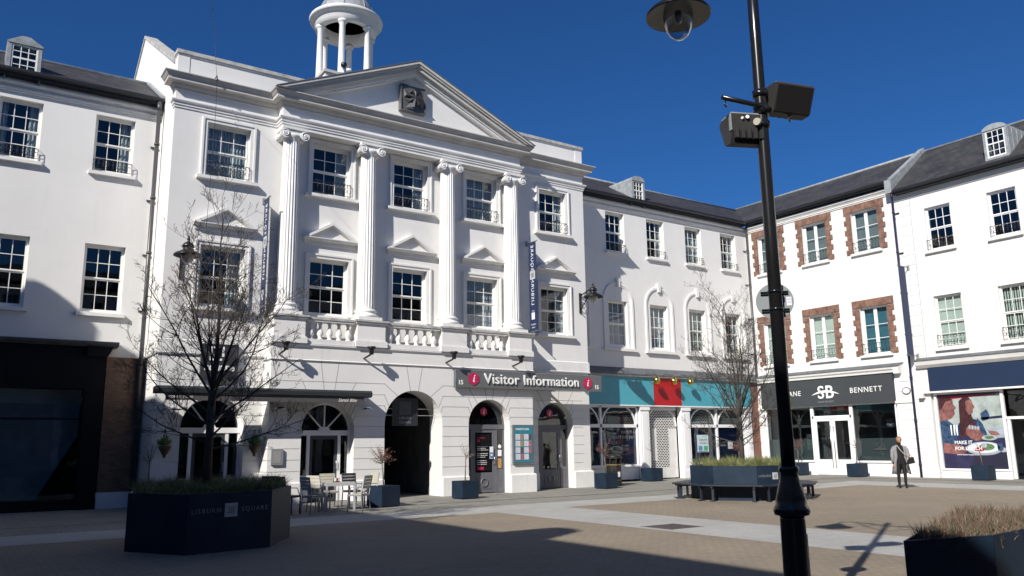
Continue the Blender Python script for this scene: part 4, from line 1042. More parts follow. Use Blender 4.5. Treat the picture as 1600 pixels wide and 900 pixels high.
# lunch poster
ps = thing('lunch_poster', 'large window poster of two people at a lunch table, under the navy fascia', 'poster', (XR, 16.8, .5))
b = MB(FR); D = .075
sk = mat('poster_skin', (.25, .105, .095), .4, .55, 6); hair = mat('poster_hair', (.055, .018, .022), .4, .5, 9); wallc = mat('poster_wall', (.36, .41, .39), .4, .35, 2.2); bl = mat('poster_denim', (.035, .075, .15), .4, .7, 9)
tab = mat('poster_table', (.030, .028, .075), .4, .4, 2.5); pl_ = mat('poster_plate', (.36, .40, .43), .35, .3, 5); rd = mat('poster_red', (.33, .02, .05), .4); gr = mat('poster_green', (.10, .20, .08), .4, .5, 14); nv = mat('poster_jacket', (.015, .03, .09), .4, .4, 6)
a0, c0, z0, z1 = -18.03, -15.57, .52, 3.45
U = lambda t: a0+(c0-a0)*t
Z = lambda t: z1-(z1-z0)*t
def shape(pts, m, k): b.prism([(U(x), Z(y)) for x, y in pts], D, D+.001*k, m, 1)
b.box(a0, c0, D-.004, D, z0, z1, wallc)
def ell(cx, cy, rx, ry, n=24, a0_=0, a1_=360): return [(cx+rx*cos(radians(a0_+(a1_-a0_)*k/n)), cy+ry*sin(radians(a0_+(a1_-a0_)*k/n))) for k in range(n)]
shape([(0, 0), (.95, 0), (.93, .035), (.55, .05), (0, .08)], rd, 1); shape([(.0, 0), (1, 0), (1, .02), (0, .025)], nv, 2)
shape([(.66, .33), (1, .31), (1, .345), (.66, .36)], tab, 1); shape([(.66, .28), (.76, .22), (.80, .30), (.78, .36), (.68, .38)], bl, 1)
shape([(0, .62), (.3, .56), (1, .56), (1, 1), (0, 1)], tab, 1)
shape([(.55, .50), (1, .46), (1, .60), (.6, .62)], mat('poster_cloth', (.34, .40, .46), .4, .3, 5), 2)
# man left
shape([(0, .06), (.16, .05), (.24, .09), (.245, .14), (.29, .19), (.25, .22), (.26, .27), (.20, .33), (.10, .36), (0, .38)], sk, 3)
shape([(0, .04), (.20, .04), (.24, .08), (.12, .10), (.06, .18), (0, .22)], hair, 4)
shape([(0, .36), (.12, .35), (.22, .42), (.26, .60), (.22, .74), (0, .80)], bl, 4)
shape([(.02, .66), (.32, .70), (.40, .76), (.30, .82), (0, .80)], sk, 5)
# woman
shape([(.34, .10), (.42, .045), (.50, .05), (.55, .10), (.52, .30), (.60, .50), (.56, .58), (.30, .60), (.32, .40)], hair, 5)
shape([(.45, .10), (.53, .08), (.56, .14), (.585, .19), (.55, .22), (.55, .26), (.48, .29), (.44, .22)], sk, 6)
shape([(.26, .46), (.34, .36), (.46, .33), (.60, .36), (.68, .50), (.70, .60), (.55, .68), (.28, .70)], nv, 4)
shape([(.60, .33), (.68, .42), (.74, .58), (.64, .58), (.58, .45)], bl, 6)
shape([(.42, .46), (.48, .42), (.62, .46), (.64, .54), (.74, .58), (.70, .62), (.54, .64), (.46, .60), (.40, .54)], sk, 8)
shape([(.74, .50), (.88, .52), (.93, .56), (.80, .58)], sk, 6)
for k in range(4): shape(ell(.47+.045*k, .455+.005*k, .018, .03, 10), pl_, 9)
shape(ell(.66, .74, .28, .09), pl_, 7); shape(ell(.66, .73, .24, .07), mat('poster_plate2', (.60, .64, .66), .35), 8)
shape(ell(.70, .72, .12, .045), gr, 9); shape(ell(.58, .75, .09, .03), rd, 10); shape(ell(.66, .70, .05, .03), pl_, 10)
shape(ell(.76, .60, .12, .035), pl_, 9); shape(ell(.76, .595, .07, .022), gr, 10)
shape(ell(.95, .76, .06, .03), pl_, 7); shape([(.86, .68), (.94, .67), (.95, .76), (.87, .77)], bl, 8); shape([(.50, .80), (1, .78), (1, 1), (.42, 1)], mat('poster_shadow', (.022, .022, .045), .4), 5)
for x in (.16, .21, .255): shape([(x, .42), (x+.022, .42), (x+.02, .50), (x+.018, .56), (x+.004, .56), (x, .50)], SIGNWHITE, 9)
b.build('picture', ps)
FRp = lambda u, d, z: FR(u, d, z)
text('lettering', ps, 'MAKE IT', FR, U(.20), D+.012, Z(.68), .19, SIGNWHITE, .001, 'LEFT', off=.004); text('lettering', ps, 'FOR LUNCH', FR, U(.20), D+.012, Z(.76), .19, SIGNWHITE, .001, 'LEFT', off=.004)
text('lettering', ps, 'www.lisburnsquare.com', FR, U(.22), D+.012, Z(.83), .095, SIGNWHITE, .001, 'LEFT')
pipe(FR, ba, -18.93, .13, 12.1, d=.32, m=PIPEBLUE, r=.05)

# ---- sides of the square behind the camera (seen in reflections, and they shade the square)
FL = frame(-8.7, 0, 0, 1)
def plain_block(name, label, F, u0, u1, loc, xs, sm, dorms):
    t = thing(name, label, 'building', loc)
    b = MB(F)
    wall_holes(b, u0, u1, 4.9, 12.75, [(x-.57, x+.57, 10.27, 12.13) for x in xs]+[(x-.57, x+.57, 5.81, 7.93) for x in xs], WHITE, t=.3)
    b.prism([(0, 4.72), (.38, 4.72), (.52, 4.80), (.56, 4.86), (0, 4.93)], u0, u1, DLEAD, 0)
    for k in range(int((u1-u0)/5.5)+1):
        a = u0+k*5.5; b.box(a, min(a+.5, u1), 0, .25, 0, 4.72, TRIM)
    b.build('wall', t)
    b = MB(F); wing_roof(b, F, u0-(0 if u0 > -20 else 2), u1, 12.95, 14.6, 2.6, sm); b.build('roof', t)
    b = MB(F); eave(b, F, u0, u1, 12.95); b.build('gutter', t)
    b = MB(F)
    b.box(u0, u1, .10, .2, 3.5, 4.7, CHARCOAL); b.box(u0, u1, .0, .15, 0, .5, CHARCOAL); b.box(u0, u1, .05, .055, .5, 3.5, SHOPGLASS); b.box(u0, u1, -2, -1.95, 0, 4.7, ROOM); b.box(u0, u1, -2, -1.95, 5, 12.7, ROOM)
    b.build('shopfront', t)
    for i, x in enumerate(xs):
        for z0, z1 in ((10.27, 12.13), (5.81, 7.93)): window(F, t, x, 1.14, z0, z1, rail=False, curt=None, seed=i)
    for x in dorms: dormer(F, t, x, 1.0, 12.80, (1.50 if x > 20 else 1.35), .25, None)
    return t
plain_block('terrace_building', 'white terrace on the left side of the square whose roof shades the paving', FL, -8, 27.28, (-8.7, 10, 0), [-6+2.6*k for k in range(13)], SLATEY, [3.3, 20.2, 21.5])
FB = frame(0, -8, -1, 0)
plain_block('terrace_building', 'white terrace closing the side of the square behind the viewer', FB, -33.5, 8.68, (12, -8, 0), [-31+2.6*k for k in range(15)], SLATE, [-20, -8, 2])
# ================================================================ SIGNS AND FITTINGS ON THE HALL
vs = thing('visitor_information_sign', 'long grey Visitor Information sign with two crimson hexagons over the arched doors', 'sign', (17.5, 24.5, 3.7))
b = MB(FP); b.box(14.30, 20.85, .06, .20, 3.66, 4.26, MGREY); b.box(14.27, 14.30, .05, .21, 3.64, 4.28, DLEAD)
b.box(14.30, 20.85, .055, .205, 4.26, 4.28, ALU)
for u in (14.9, 17.2): b.box(u, u+.08, -.0, .06, 3.75, 4.2, DLEAD)
for u in (18.4, 20.4): b.box(u, u+.06, -PD, .06, 3.95, 4.05, DLEAD)
b.build('panel', vs)
text('lettering', vs, 'Visitor Information', FP, 17.56, .235, 3.82, .52, SIGNWHITE, .018, off=.004, space=1.06)
for u in (14.98, 20.14): i_logo(FP, vs, u, 3.97, .235, .225)
for o in list(vs.children): pass
text('lettering', vs, '15', FP, 14.46, .207, 3.76, .21, SIGNWHITE, .006, off=.006); text('lettering', vs, '15', FP, 20.60, .207, 3.76, .21, SIGNWHITE, .006, off=.006)
# what's-on board
nb = thing('notice_board', "teal what's-on notice case with paper leaflets between the two visitor doors", 'notice board', (17.1, 24.6, 1.0))
b = MB(FP); b.box(16.72, 17.62, .0, .09, 1.0, 2.38, DOORGREY); b.build('case', nb)
b = MB(FP); TB = mat('board_teal', (.03, .20, .27), .4, .05, 3); b.box(16.77, 17.57, .091, .095, 1.05, 2.33, TB)
rnd = random.Random(5)
pm_ = [mat('leaflet_%s' % n, c, .6, .5, 25) for n, c in (('dark', (.10, .08, .09)), ('rose', (.45, .15, .16)), ('sand', (.35, .28, .14)), ('slate', (.12, .14, .17)))]
PAPER = mat('leaflet_paper', (.62, .62, .68), .6)
for r_ in range(4):
    for c_ in range(2):
        u = 16.81+c_*.37; z = 1.85-r_*.235
        b.box(u, u+.20, .096, .10, z, z+.20, PAPER); b.box(u+.215, u+.335, .096, .10, z, z+.20, rnd.choice(pm_))
        for q in range(5): b.box(u+.02, u+.02+rnd.uniform(.08, .15), .1005, .1012, z+.03+q*.03, z+.036+q*.03, GROOVE)
b.build('leaflets', nb)
text('lettering', nb, "WHAT'S ON", FP, 16.82, .096, 2.19, .105, SIGNWHITE, .002, 'LEFT', off=.002)
mb_ = thing('menu_case', 'small grey metal menu case on the white wall beside the hanging basket', 'menu case', (8.15, 24.6, 1.2))
b = MB(FP); b.box(7.97, 8.33, .0, .07, 1.17, 1.63, ALU); b.build('case', mb_); b = MB(FP); b.box(8.03, 8.27, .07, .075, 1.23, 1.57, mat('menu_card', (.30, .29, .28), .4)); b.build('card', mb_)
# square cafe sign
sq = thing('square_wall_sign', "dark square wall sign with white logo and the word 'square' behind the left tree", 'sign', (6.45, 25.3, 3.75))
b = MB(FM); b.box(5.93, 7.03, .05, .16, 3.74, 4.78, mat('cafe_sign_grey', (.035, .035, .04), .5)); b.build('panel', sq)
b = MB(FM)
for a, c, z0, z1 in ((6.18, 6.24, 4.28, 4.70), (6.24, 6.60, 4.64, 4.70), (6.54, 6.60, 4.40, 4.64), (6.24, 6.54, 4.28, 4.34), (6.30, 6.42, 4.40, 4.46)): b.box(a, c, .161, .175, z0, z1, SIGNWHITE)
b.build('logo', sq); text('lettering', sq, 'square', FM, 6.48, .168, 3.98, .33, SIGNWHITE, .008, off=.008)
# awning cassette
aw = thing('retracted_awning', 'long closed charcoal awning with script lettering above the cafe doorways', 'awning', (7.6, 24.0, 3.2))
b = MB(FP); AW = mat('awning_cassette', (.030, .036, .038), .45); AWF = mat('awning_valance', (.075, .068, .070), .8, .1, 5)
b.prism([(.03, 3.40), (.50, 3.42), (.78, 3.40), (.84, 3.33), (.82, 3.22), (.70, 3.19), (.03, 3.22)], 4.55, 10.86, AW, 0); b.build('cassette', aw)
b = MB(FP); b.box(4.75, 10.62, .74, .76, 3.01, 3.19, AWF); b.build('valance', aw)
b = MB(FP); b.tube([(10.5, .1, 3.16), (10.5, .7, 3.14)], .03, ALU, 6); b.tube([(5.2, -.5, 3.16), (5.2, .7, 3.14)], .03, ALU, 6); b.build('arm', aw)
text('lettering', aw, 'Santé Bite', FP, 10.05, .762, 3.05, .15, SIGNWHITE, .002, shear=.45); text('lettering', aw, 'COFFEE · FOOD', FP, 5.15, .762, 3.07, .09, SIGNWHITE, .002)
# downlighters under the awning
for i, (F, u, z, lb) in enumerate(((FP, 8.13, 2.84, 'chrome wall downlighter left of the cafe doorway at the portico corner'), (FP, 10.95, 2.86, 'chrome wall downlighter between the cafe doorway and the open arch'), (FM, 5.25, 2.80, 'chrome wall downlighter left of the doorway behind the tree'))):
    t = thing('wall_downlighter', lb, 'wall light', tuple(F(u, 0, z)), 'downlighters beneath the awning')
    b = MB(F); b.tube([(u, 0, z), (u, .25, z+.02)], .02, SATIN, 6); b.lathe((u, .28, z), [(.02, .07), (.08, .05), (.17, .0), (.17, -.02), (.05, -.025)], mat('chrome', (.45, .5, .6), .12, metal=1), 16); b.build('shade', t)
# uplight floodlamps on the string course
for i, (x, lb) in enumerate(((8.14, 'leftmost black floodlight on the ledge under the first column'), (10.95, 'black floodlight on the ledge under the second column'), (14.02, 'black floodlight on the ledge under the third column'), (16.82, 'rightmost black floodlight on the ledge under the fourth column'))):
    t = thing('floodlight', lb, 'floodlight', (x, 24.0, 4.6), 'floodlights along the hall ledge')
    b = MB(FP); b.lathe((x, .50, 4.76), [(.07, -.17), (.08, -.05), (.095, 0), (.14, .03), (.14, .085), (.125, .09)], IRON, 14); b.build('lamp_head', t)
    b = MB(FP); b.tube([(x-.05, -.0, 4.50), (x-.05, .15, 4.52), (x, .45, 4.60)], .03, IRON, 6); b.build('bracket', t)
# banners
def star_emblem(b, F, uc, zc, R, d): b.F = F; b.box(uc-R, uc+R, d, d+.004, zc-R, zc+R, BANGREY); pinwheel(b, F, uc, zc, R*.85, d+.005, mat('emblem_grey', (.24, .25, .26), .6), SIGNWHITE, tilt=.5, th=.006)
def banner(label, F, u, d0, z0, z1, loc, ic):
    """vertical banner hung perpendicular to the wall, seen from both sides"""
    t = thing('wall_banner', label, 'banner', loc, 'navy square banners')
    W = .46
    # frame G: across the banner = outward from wall
    G1 = lambda a, e, z: F(u-e, d0+W-a, z)      # face seen from the -u side (reads from the left)
    b = MB(F); b.box(u-.006, u+.006, d0, d0+W, z0, z1, BANNER); b.build('cloth', t)
    b = MB(F)
    for z in (z0, z1): b.tube([(u, 0, z), (u, d0+W+.06, z)], .018, DLEAD, 6); b.lathe((u, d0+W+.06, z), [(.0, -.035), (.035, 0), (0, .035)], DLEAD, 8); b.box(u-.05, u+.05, 0, .05, z-.1, z+.1, LEAD)
    b.build('bracket', t)
    L = z1-z0; uc = W/2
    text('lettering', t, 'LISBURN', G1, uc+.075, .008, z0+L*.36, .21, SIGNWHITE, .001, rot=pi/2, align='LEFT', space=1.25) if False else None
    def vtext(s, zc, size): text('lettering', t, s, G1, uc+size*.36, .0075, zc, size, SIGNWHITE, .0008, rot=pi/2, align='CENTER', space=1.2)
    vtext('LISBURN', z0+L*.44, .24); vtext('SQUARE', z0+L*.82, .24)
    b = MB(); star_emblem(b, G1, uc, z0+L*.625, .17, .007); b.build('emblem', t)
    b = MB(G1)
    zb = z0+L*.17
    if ic == 'bag':
        b.box(uc-.10, uc+.10, .007, .010, zb-.14, zb+.12, SIGNWHITE); b.tube([(uc-.06, .009, zb+.12), (uc-.05, .009, zb+.20), (uc+.05, .009, zb+.20), (uc+.06, .009, zb+.12)], .008, SIGNWHITE, 4)
    else:
        for s in (-.05, .05): b.prism([(uc+s-.035, zb+.16), (uc+s+.035, zb+.16), (uc+s*1.6+.015, zb), (uc+s*.3+.012, zb-.16), (uc+s*.3-.012, zb-.16), (uc+s*1.2-.02, zb)], .007, .010, SIGNWHITE, 1)
    b.build('icon', t)
    text('lettering', t, 'MAKE IT', G1, uc, .0075, z0+L*.065, .085, SIGNWHITE, .0008); text('lettering', t, 'LISBURN', G1, uc, .0075, z0+L*.035, .06, SIGNWHITE, .0008)
banner('navy vertical banner on brackets left of the leftmost fluted column', FM, 7.62, .13, 5.72, 9.50, (7.62, 25.3, 5.7), 'fork')
banner('navy vertical banner on the hall wall right of the rightmost column', FM, 18.00, .16, 5.92, 9.42, (18.0, 25.3, 5.9), 'bag')
banner('navy vertical banner in front of the downpipe beside brick-framed windows', FR, -18.70, .32, 5.14, 8.98, (XR, 18.7, 5.1), 'fork')
# wall lanterns
def wall_lamp(label, F, u, z, loc):
    t = thing('wall_lantern', label, 'wall lamp', loc, 'black bracket lanterns on the hall')
    b = MB(F); b.box(u-.04, u+.04, 0, .05, z-.55, z+.28, IRON)
    for zz in (z-.5, z+.22): b.tube([(u, 0, zz), (u, .12, zz)], .02, IRON, 6); b.lathe((u, .13, zz), [(0, -.03), (.04, 0), (0, .03)], IRON, 8)
    b.tube([(u, .0, z+.15), (u, .95, z+.42)], .025, IRON, 8)
    for k, (cx, cz, R) in enumerate(((.22, z-.05, .16), (.42, z+.10, .12), (.25, z-.28, .10))):
        b.tube([(u, cx+R*cos(2*pi*j/14), cz+R*sin(2*pi*j/14)) for j in range(15)], .012, IRON, 5)
    b.tube([(u, .03, z-.45), (u, .3, z-.2), (u, .7, z+.25), (u, .8, z+.36)], .016, IRON, 6)
    b.build('bracket', t)
    c = (u, .85, z)
    b = MB(F); b.lathe(c, [(.0, .62), (.03, .55), (.05, .47), (.02, .43), (.12, .36), (.17, .30), (.17, .24), (.12, .21), (.18, .14), (.36, .05), (.40, .0), (.40, -.02), (.36, .02), (.2, .04)], IRON, 24, caps=False); b.build('lamp_shade', t)
    b = MB(F); b.lathe(c, [(.19, .03), (.19, -.03), (.165, -.12), (.10, -.21), (.02, -.26)], mat('frosted_lamp_glass', (.45, .44, .40), .25), 20); b.build('globe', t)
wall_lamp('ornate black lantern on the hall wall left of the tree-screened window', FM, 5.22, 7.25, (5.22, 25.3, 7.2))
wall_lamp('ornate black lantern on the right corner of the hall beside the pedimented window', FM, 20.62, 7.42, (20.62, 25.3, 7.2))
# gold bauble lamps over the teal shop
for i, (u, z, lb) in enumerate(((22.0, 4.40, 'gold ball lamp on the teal fascia nearest the hall'), (25.95, 4.42, 'gold ball lamp at the left edge of the red fascia panel'), (27.02, 4.42, 'gold ball lamp over the middle of the red fascia panel'), (28.10, 4.42, 'gold ball lamp right of the red fascia panel'))):
    t = thing('ball_lamp', lb, 'shop light', (u, 26.7, z), 'gold ball lamps above the shop fascia')
    b = MB(FW); b.tube([(u-.45, .36, z+.22), (u-.45, .62, z+.30), (u, .75, z+.28)], .014, IRON, 6); b.build('arm', t)
    b = MB(FW); b.lathe((u, .75, z), [(.02, .25), (.06, .17), (.13, .10), (.15, 0), (.13, -.09), (.07, -.14), (0, -.15)], BRASS, 20); b.build('ball', t)

# ================================================================ FOLIAGE
def blade(b, base, tip, wdt, m, bend=None):
    base, tip = Vector(base), Vector(tip); d = tip-base; s = d.cross(Vector((random.uniform(-1, 1), random.uniform(-1, 1), .2)))
    if s.length < 1e-5: return
    s = s.normalized()*wdt; mid = base+d*.55+Vector((0, 0, d.length*.12))
    i = [b.P(base-s), b.P(base+s), b.P(mid+s*.7), b.P(mid-s*.7), b.P(tip)]
    b.fi((i[0], i[1], i[2], i[3]), m); b.fi((i[3], i[2], i[4]), m)
GRASS1 = mat('tussock_green', (.17, .20, .055), .7, .4, 3); GRASS2 = mat('tussock_dry', (.28, .26, .12), .7, .3, 3); GRASS3 = mat('tussock_deep', (.055, .085, .025), .7, .3, 3)
HEATH1 = mat('heather_brown', (.15, .085, .065), .8, .3, 5); HEATH2 = mat('heather_straw', (.26, .19, .13), .8, .3, 5); HEATH3 = mat('heather_green', (.075, .085, .04), .8, .3, 5)
def tussocks(name, label, poly, zb, h, n_t, per, mats, cat, seed=1, rad=.22, avoid=None, upright=.5):
    random.seed(seed); b = MB()
    P = [Vector(p) for p in poly]; lo = Vector((min(p.x for p in P), min(p.y for p in P))); hi = Vector((max(p.x for p in P), max(p.y for p in P)))
    cen = sum(P, Vector((0, 0)))/len(P)
    def inside(q, k=.94):
        for i in range(len(P)):
            a, c = cen+(P[i]-cen)*k, cen+(P[(i+1) % len(P)]-cen)*k
            if (c-a).cross(q-a) < 0: return False
        return True
    if sum((P[i]).cross(P[(i+1) % len(P)]) for i in range(len(P))) < 0: P.reverse()
    k = 0; tries = 0
    while k < n_t and tries < n_t*30:
        tries += 1
        q = Vector((random.uniform(lo.x, hi.x), random.uniform(lo.y, hi.y)))
        if not inside(q): continue
        k += 1; hh = h*random.uniform(.7, 1.15)*(random.choice((.75, 1, 1.35)) if upright > .8 else 1)
        for j in range(per):
            a = random.uniform(0, 2*pi); r = rad*random.random()**.6; l = hh*random.uniform(.6, 1.1)
            base = (q.x+.05*random.uniform(-1, 1), q.y+.05*random.uniform(-1, 1), zb)
            tip = (q.x+r*cos(a)*(1+.5*(1-upright)), q.y+r*sin(a)*(1+.5*(1-upright)), zb+l*(1-.35*(r/rad)*(1-upright)))
            blade(b, base, tip, .004 if len(mats) == 3 else .005, random.choices(mats, weights=(4, 3, 3) if len(mats) == 3 else None)[0])
    o = b.build(name, None, recalc=False); tag(o, label, cat, kind='stuff'); return o
def tree(label, base, H, spread, seed, zfork, group, lean=(0, 0), r0=.075):
    random.seed(seed)
    t = thing('bare_tree', label, 'tree', base, group)
    tr = MB(); br = MB(); tw = MB()
    bx, by, bz = base
    # trunk
    pts = [Vector((bx, by, bz)), Vector((bx+.01, by, bz+zfork*.5)), Vector((bx+lean[0]*.3, by+lean[1]*.3, bz+zfork))]
    tr.tube(pts, [r0*1.15, r0, r0*.92], BARK, 10)
    def limb(p, d, L, r, lev):
        n = 5 if lev < 2 else 3; q = p.copy(); ps = [q.copy()]; rs = [r]; dd = d.copy()
        for k in range(n):
            dd = (dd+Vector((random.gauss(0, .13), random.gauss(0, .13), .10+random.gauss(0, .07)))*(1.0 if lev else .7)).normalized()
            q = q+dd*L/n; ps.append(q.copy()); rs.append(max(.0030, r*(1-(k+1)/n*.75)))
        (br if lev < 2 else tw).tube(ps, rs, BARK if lev < 1 else TWIG, 7 if lev == 0 else (5 if lev == 1 else 3), caps=False)
        if lev >= 4 or L < .10: return
        m = (9, 6, 4, 2)[lev] if lev < 4 else 0
        for k in range(m):
            f = random.uniform(.18, 1.0); i = min(int(f*n), n-1); pp = ps[i].lerp(ps[i+1], f*n-i)
            ax = (ps[i+1]-ps[i]).normalized(); side = ax.cross(Vector((random.gauss(0, 1), random.gauss(0, 1), random.gauss(0, 1)))).normalized()
            nd = (ax*random.uniform(.45, .9)+side*random.uniform(.6, 1.0)+Vector((0, 0, .15))).normalized()
            limb(pp, nd, L*random.uniform(.28, .52)*(1.15-f*.4), max(.0030, rs[i]*.5), lev+1)
    top = pts[-1]; nl = 17
    for k in range(nl):
        a = 2.4*k+random.uniform(-.3, .3); f = k/(nl-1)
        zz = zfork*(.42+.58*min(1, f*1.6)); p = Vector((bx, by, bz+zz))+Vector((lean[0]*.3*zz/zfork, lean[1]*.3*zz/zfork, 0))
        el = radians(8+64*f+random.uniform(-9, 9))
        d = Vector((cos(a)*cos(el), sin(a)*cos(el), sin(el)))
        L = (spread*1.05 if f < .35 else spread*1.0+(H-zfork-spread)*f*.55)*random.uniform(.85, 1.1)
        limb(p, d, L, r0*(.27+.12*f), 0)
    # leader
    limb(top, Vector((lean[0], lean[1], 1)).normalized(), H-zfork, r0*.50, 0)
    limb(top, Vector((lean[0]*-1+.12, lean[1]+.1, 1)).normalized(), (H-zfork)*.8, r0*.32, 0)
    tr.build('trunk', t); br.build('branches', t, recalc=False); o = tw.build('twigs', t, recalc=False)
    return t
TWIG = mat('twig', (.075, .062, .052), .8)

# ================================================================ PLANTERS
def octagon(cx, cy, R, rot): return [(cx+R*cos(rot+pi/4*k), cy+R*sin(rot+pi/4*k)) for k in range(8)]
DIMLET = mat('planter_lettering', (.24, .24, .24), .6)
def poly_planter(label, poly, h, z0, logo=(), m=NAVY):
    cx = sum(p[0] for p in poly)/len(poly); cy = sum(p[1] for p in poly)/len(poly)
    t = thing('large_planter', label, 'planter', (cx, cy, z0), 'navy many-sided planters')
    n = len(poly); C_ = Vector((cx, cy))
    for k in range(n):
        a, c = Vector(poly[k]), Vector(poly[(k+1) % n]); b = MB()
        ai, ci = C_+(a-C_)*.965, C_+(c-C_)*.965
        g = (c-a).normalized()*.0015
        b.prism([tuple(a+g), tuple(c-g), tuple(ci-g), tuple(ai+g)], z0+.0, z0+h, m, 2); b.build('side_panel', t)
    b = MB(); b.face([(C_.x+(p[0]-C_.x)*.97, C_.y+(p[1]-C_.y)*.97, z0+h-.10) for p in poly], SOIL); b.build('soil', t)
    for k in logo:
        a, c = Vector(poly[k]), Vector(poly[(k+1) % n]); d = (c-a); L = d.length; d.normalize()
        nn = Vector((d.y, -d.x)); 
        if nn.dot((a+c)/2-C_) < 0: a, c = c, a; d = -d; nn = Vector((d.y, -d.x))
        F = lambda u, dd, z, a=a, d=d, nn=nn: Vector((a.x+d.x*u+nn.x*dd, a.y+d.y*u+nn.y*dd, z))
        zc = z0+h*.70; b = MB(); s = L/1.45
        b.F = F; b.box(L/2-.11*s, L/2+.11*s, .001, .006, zc-.11*s, zc+.11*s, BANGREY); pinwheel(b, F, L/2, zc, .10*s, .007, mat('emblem_grey', (.24, .25, .26), .6), SIGNWHITE, tilt=.5, th=.006); b.build('emblem', t)
        text('lettering', t, 'LISBURN', F, L/2-.42*s, .002, zc-.03*s, .105*s, DIMLET, .001, space=1.3); text('lettering', t, 'SQUARE', F, L/2+.42*s, .002, zc-.03*s, .105*s, DIMLET, .001, space=1.3)
    return t
o1 = octagon(4.05, 15.95, 1.90, radians(10.5))
# vertices chosen so that one panel faces the viewer
o1 = [(2.56, 15.30), (3.25, 14.05), (4.68, 14.28), (5.52, 15.72), (5.45, 17.0), (4.60, 17.75), (3.55, 17.65), (2.90, 16.75)]
poly_planter('dark navy octagonal planter in the shade at lower left, lettering and emblem on one side', o1, .95, 0, logo=(1,))
tussocks('ornamental_grass', 'low green grass tufts in the shaded planter under the left tree', o1, .84, .36, 90, 70, (GRASS1, GRASS2, GRASS3), 'grass', 3)
tree('bare twiggy tree in the left planter in front of the cafe doors', (3.98, 15.92, .85), 5.25, 1.7, 11, 1.9, 'bare planted trees', lean=(.05, 0))
cx2, cy2 = 20.10, 17.02
o2 = octagon(cx2, cy2, 1.62, radians(33.5-90+22.5-3))
poly_planter('navy octagonal planter ringed by benches in the sunny middle of the square', o2, .97, .01, logo=(6,))
tussocks('ornamental_grass', 'bright green grass tufts in the sunlit planter ringed by benches', o2, .86, .42, 80, 80, (GRASS1, GRASS2, GRASS3), 'grass', 4)
tree('bare twiggy tree in the bench-ringed planter before the teal shop', (20.1, 17.05, .86), 5.3, 1.6, 23, 1.55, 'bare planted trees')
# bench ring
bn = thing('ring_bench', 'dark navy slatted bench running round the sunny octagonal planter', 'bench', (cx2, cy2, .01))
BN = mat('bench_navy', (.018, .024, .035), .45)
oi, oo = octagon(cx2, cy2, 1.70, radians(33.5-90+22.5-3)), octagon(cx2, cy2, 2.20, radians(33.5-90+22.5-3))
for k in range(8):
    b = MB(); a, c, ao, co = Vector(oi[k]), Vector(oi[(k+1) % 8]), Vector(oo[k]), Vector(oo[(k+1) % 8])
    for j in range(4):
        t0, t1 = j/4+.02, (j+1)/4-.02
        b.prism([tuple(a.lerp(ao, t0)), tuple(c.lerp(co, t0)), tuple(c.lerp(co, t1)), tuple(a.lerp(ao, t1))], .43, .47, BN, 2)
    b.build('seat', bn)
    for f in (.14, .86):
        b = MB(); p, q = a.lerp(c, f), ao.lerp(co, f); w_ = (c-a).normalized()*.03
        pm = p.lerp(q, .1); qm = p.lerp(q, .9)
        b.prism([tuple(pm-w_), tuple(pm+w_), tuple(qm+w_), tuple(qm-w_)], .37, .425, BN, 2)
        b.prism([tuple(p.lerp(q, .62)-w_), tuple(p.lerp(q, .62)+w_), tuple(p.lerp(q, .78)+w_), tuple(p.lerp(q, .78)-w_)], .03, .37, BN, 2)
        b.prism([tuple(p.lerp(q, .45)-w_*1.6), tuple(p.lerp(q, .45)+w_*1.6), tuple(q+w_*1.6), tuple(q-w_*1.6)], .012, .03, BN, 2)
        b.build('leg', bn)
o3 = [(7.20, 4.33), (8.23, 4.05), (9.95, 4.20), (11.4, 5.0), (10.7, 5.6), (8.95, 5.0)]
poly_planter('dark navy planter of brown heather cut by the bottom right corner', o3, .755, 0)
tussocks('heather', 'feathery brown and straw heather in the bottom right planter', o3, .62, .19, 420, 34, (HEATH1, HEATH2, HEATH3), 'heather', 6, rad=.12, upright=.9)

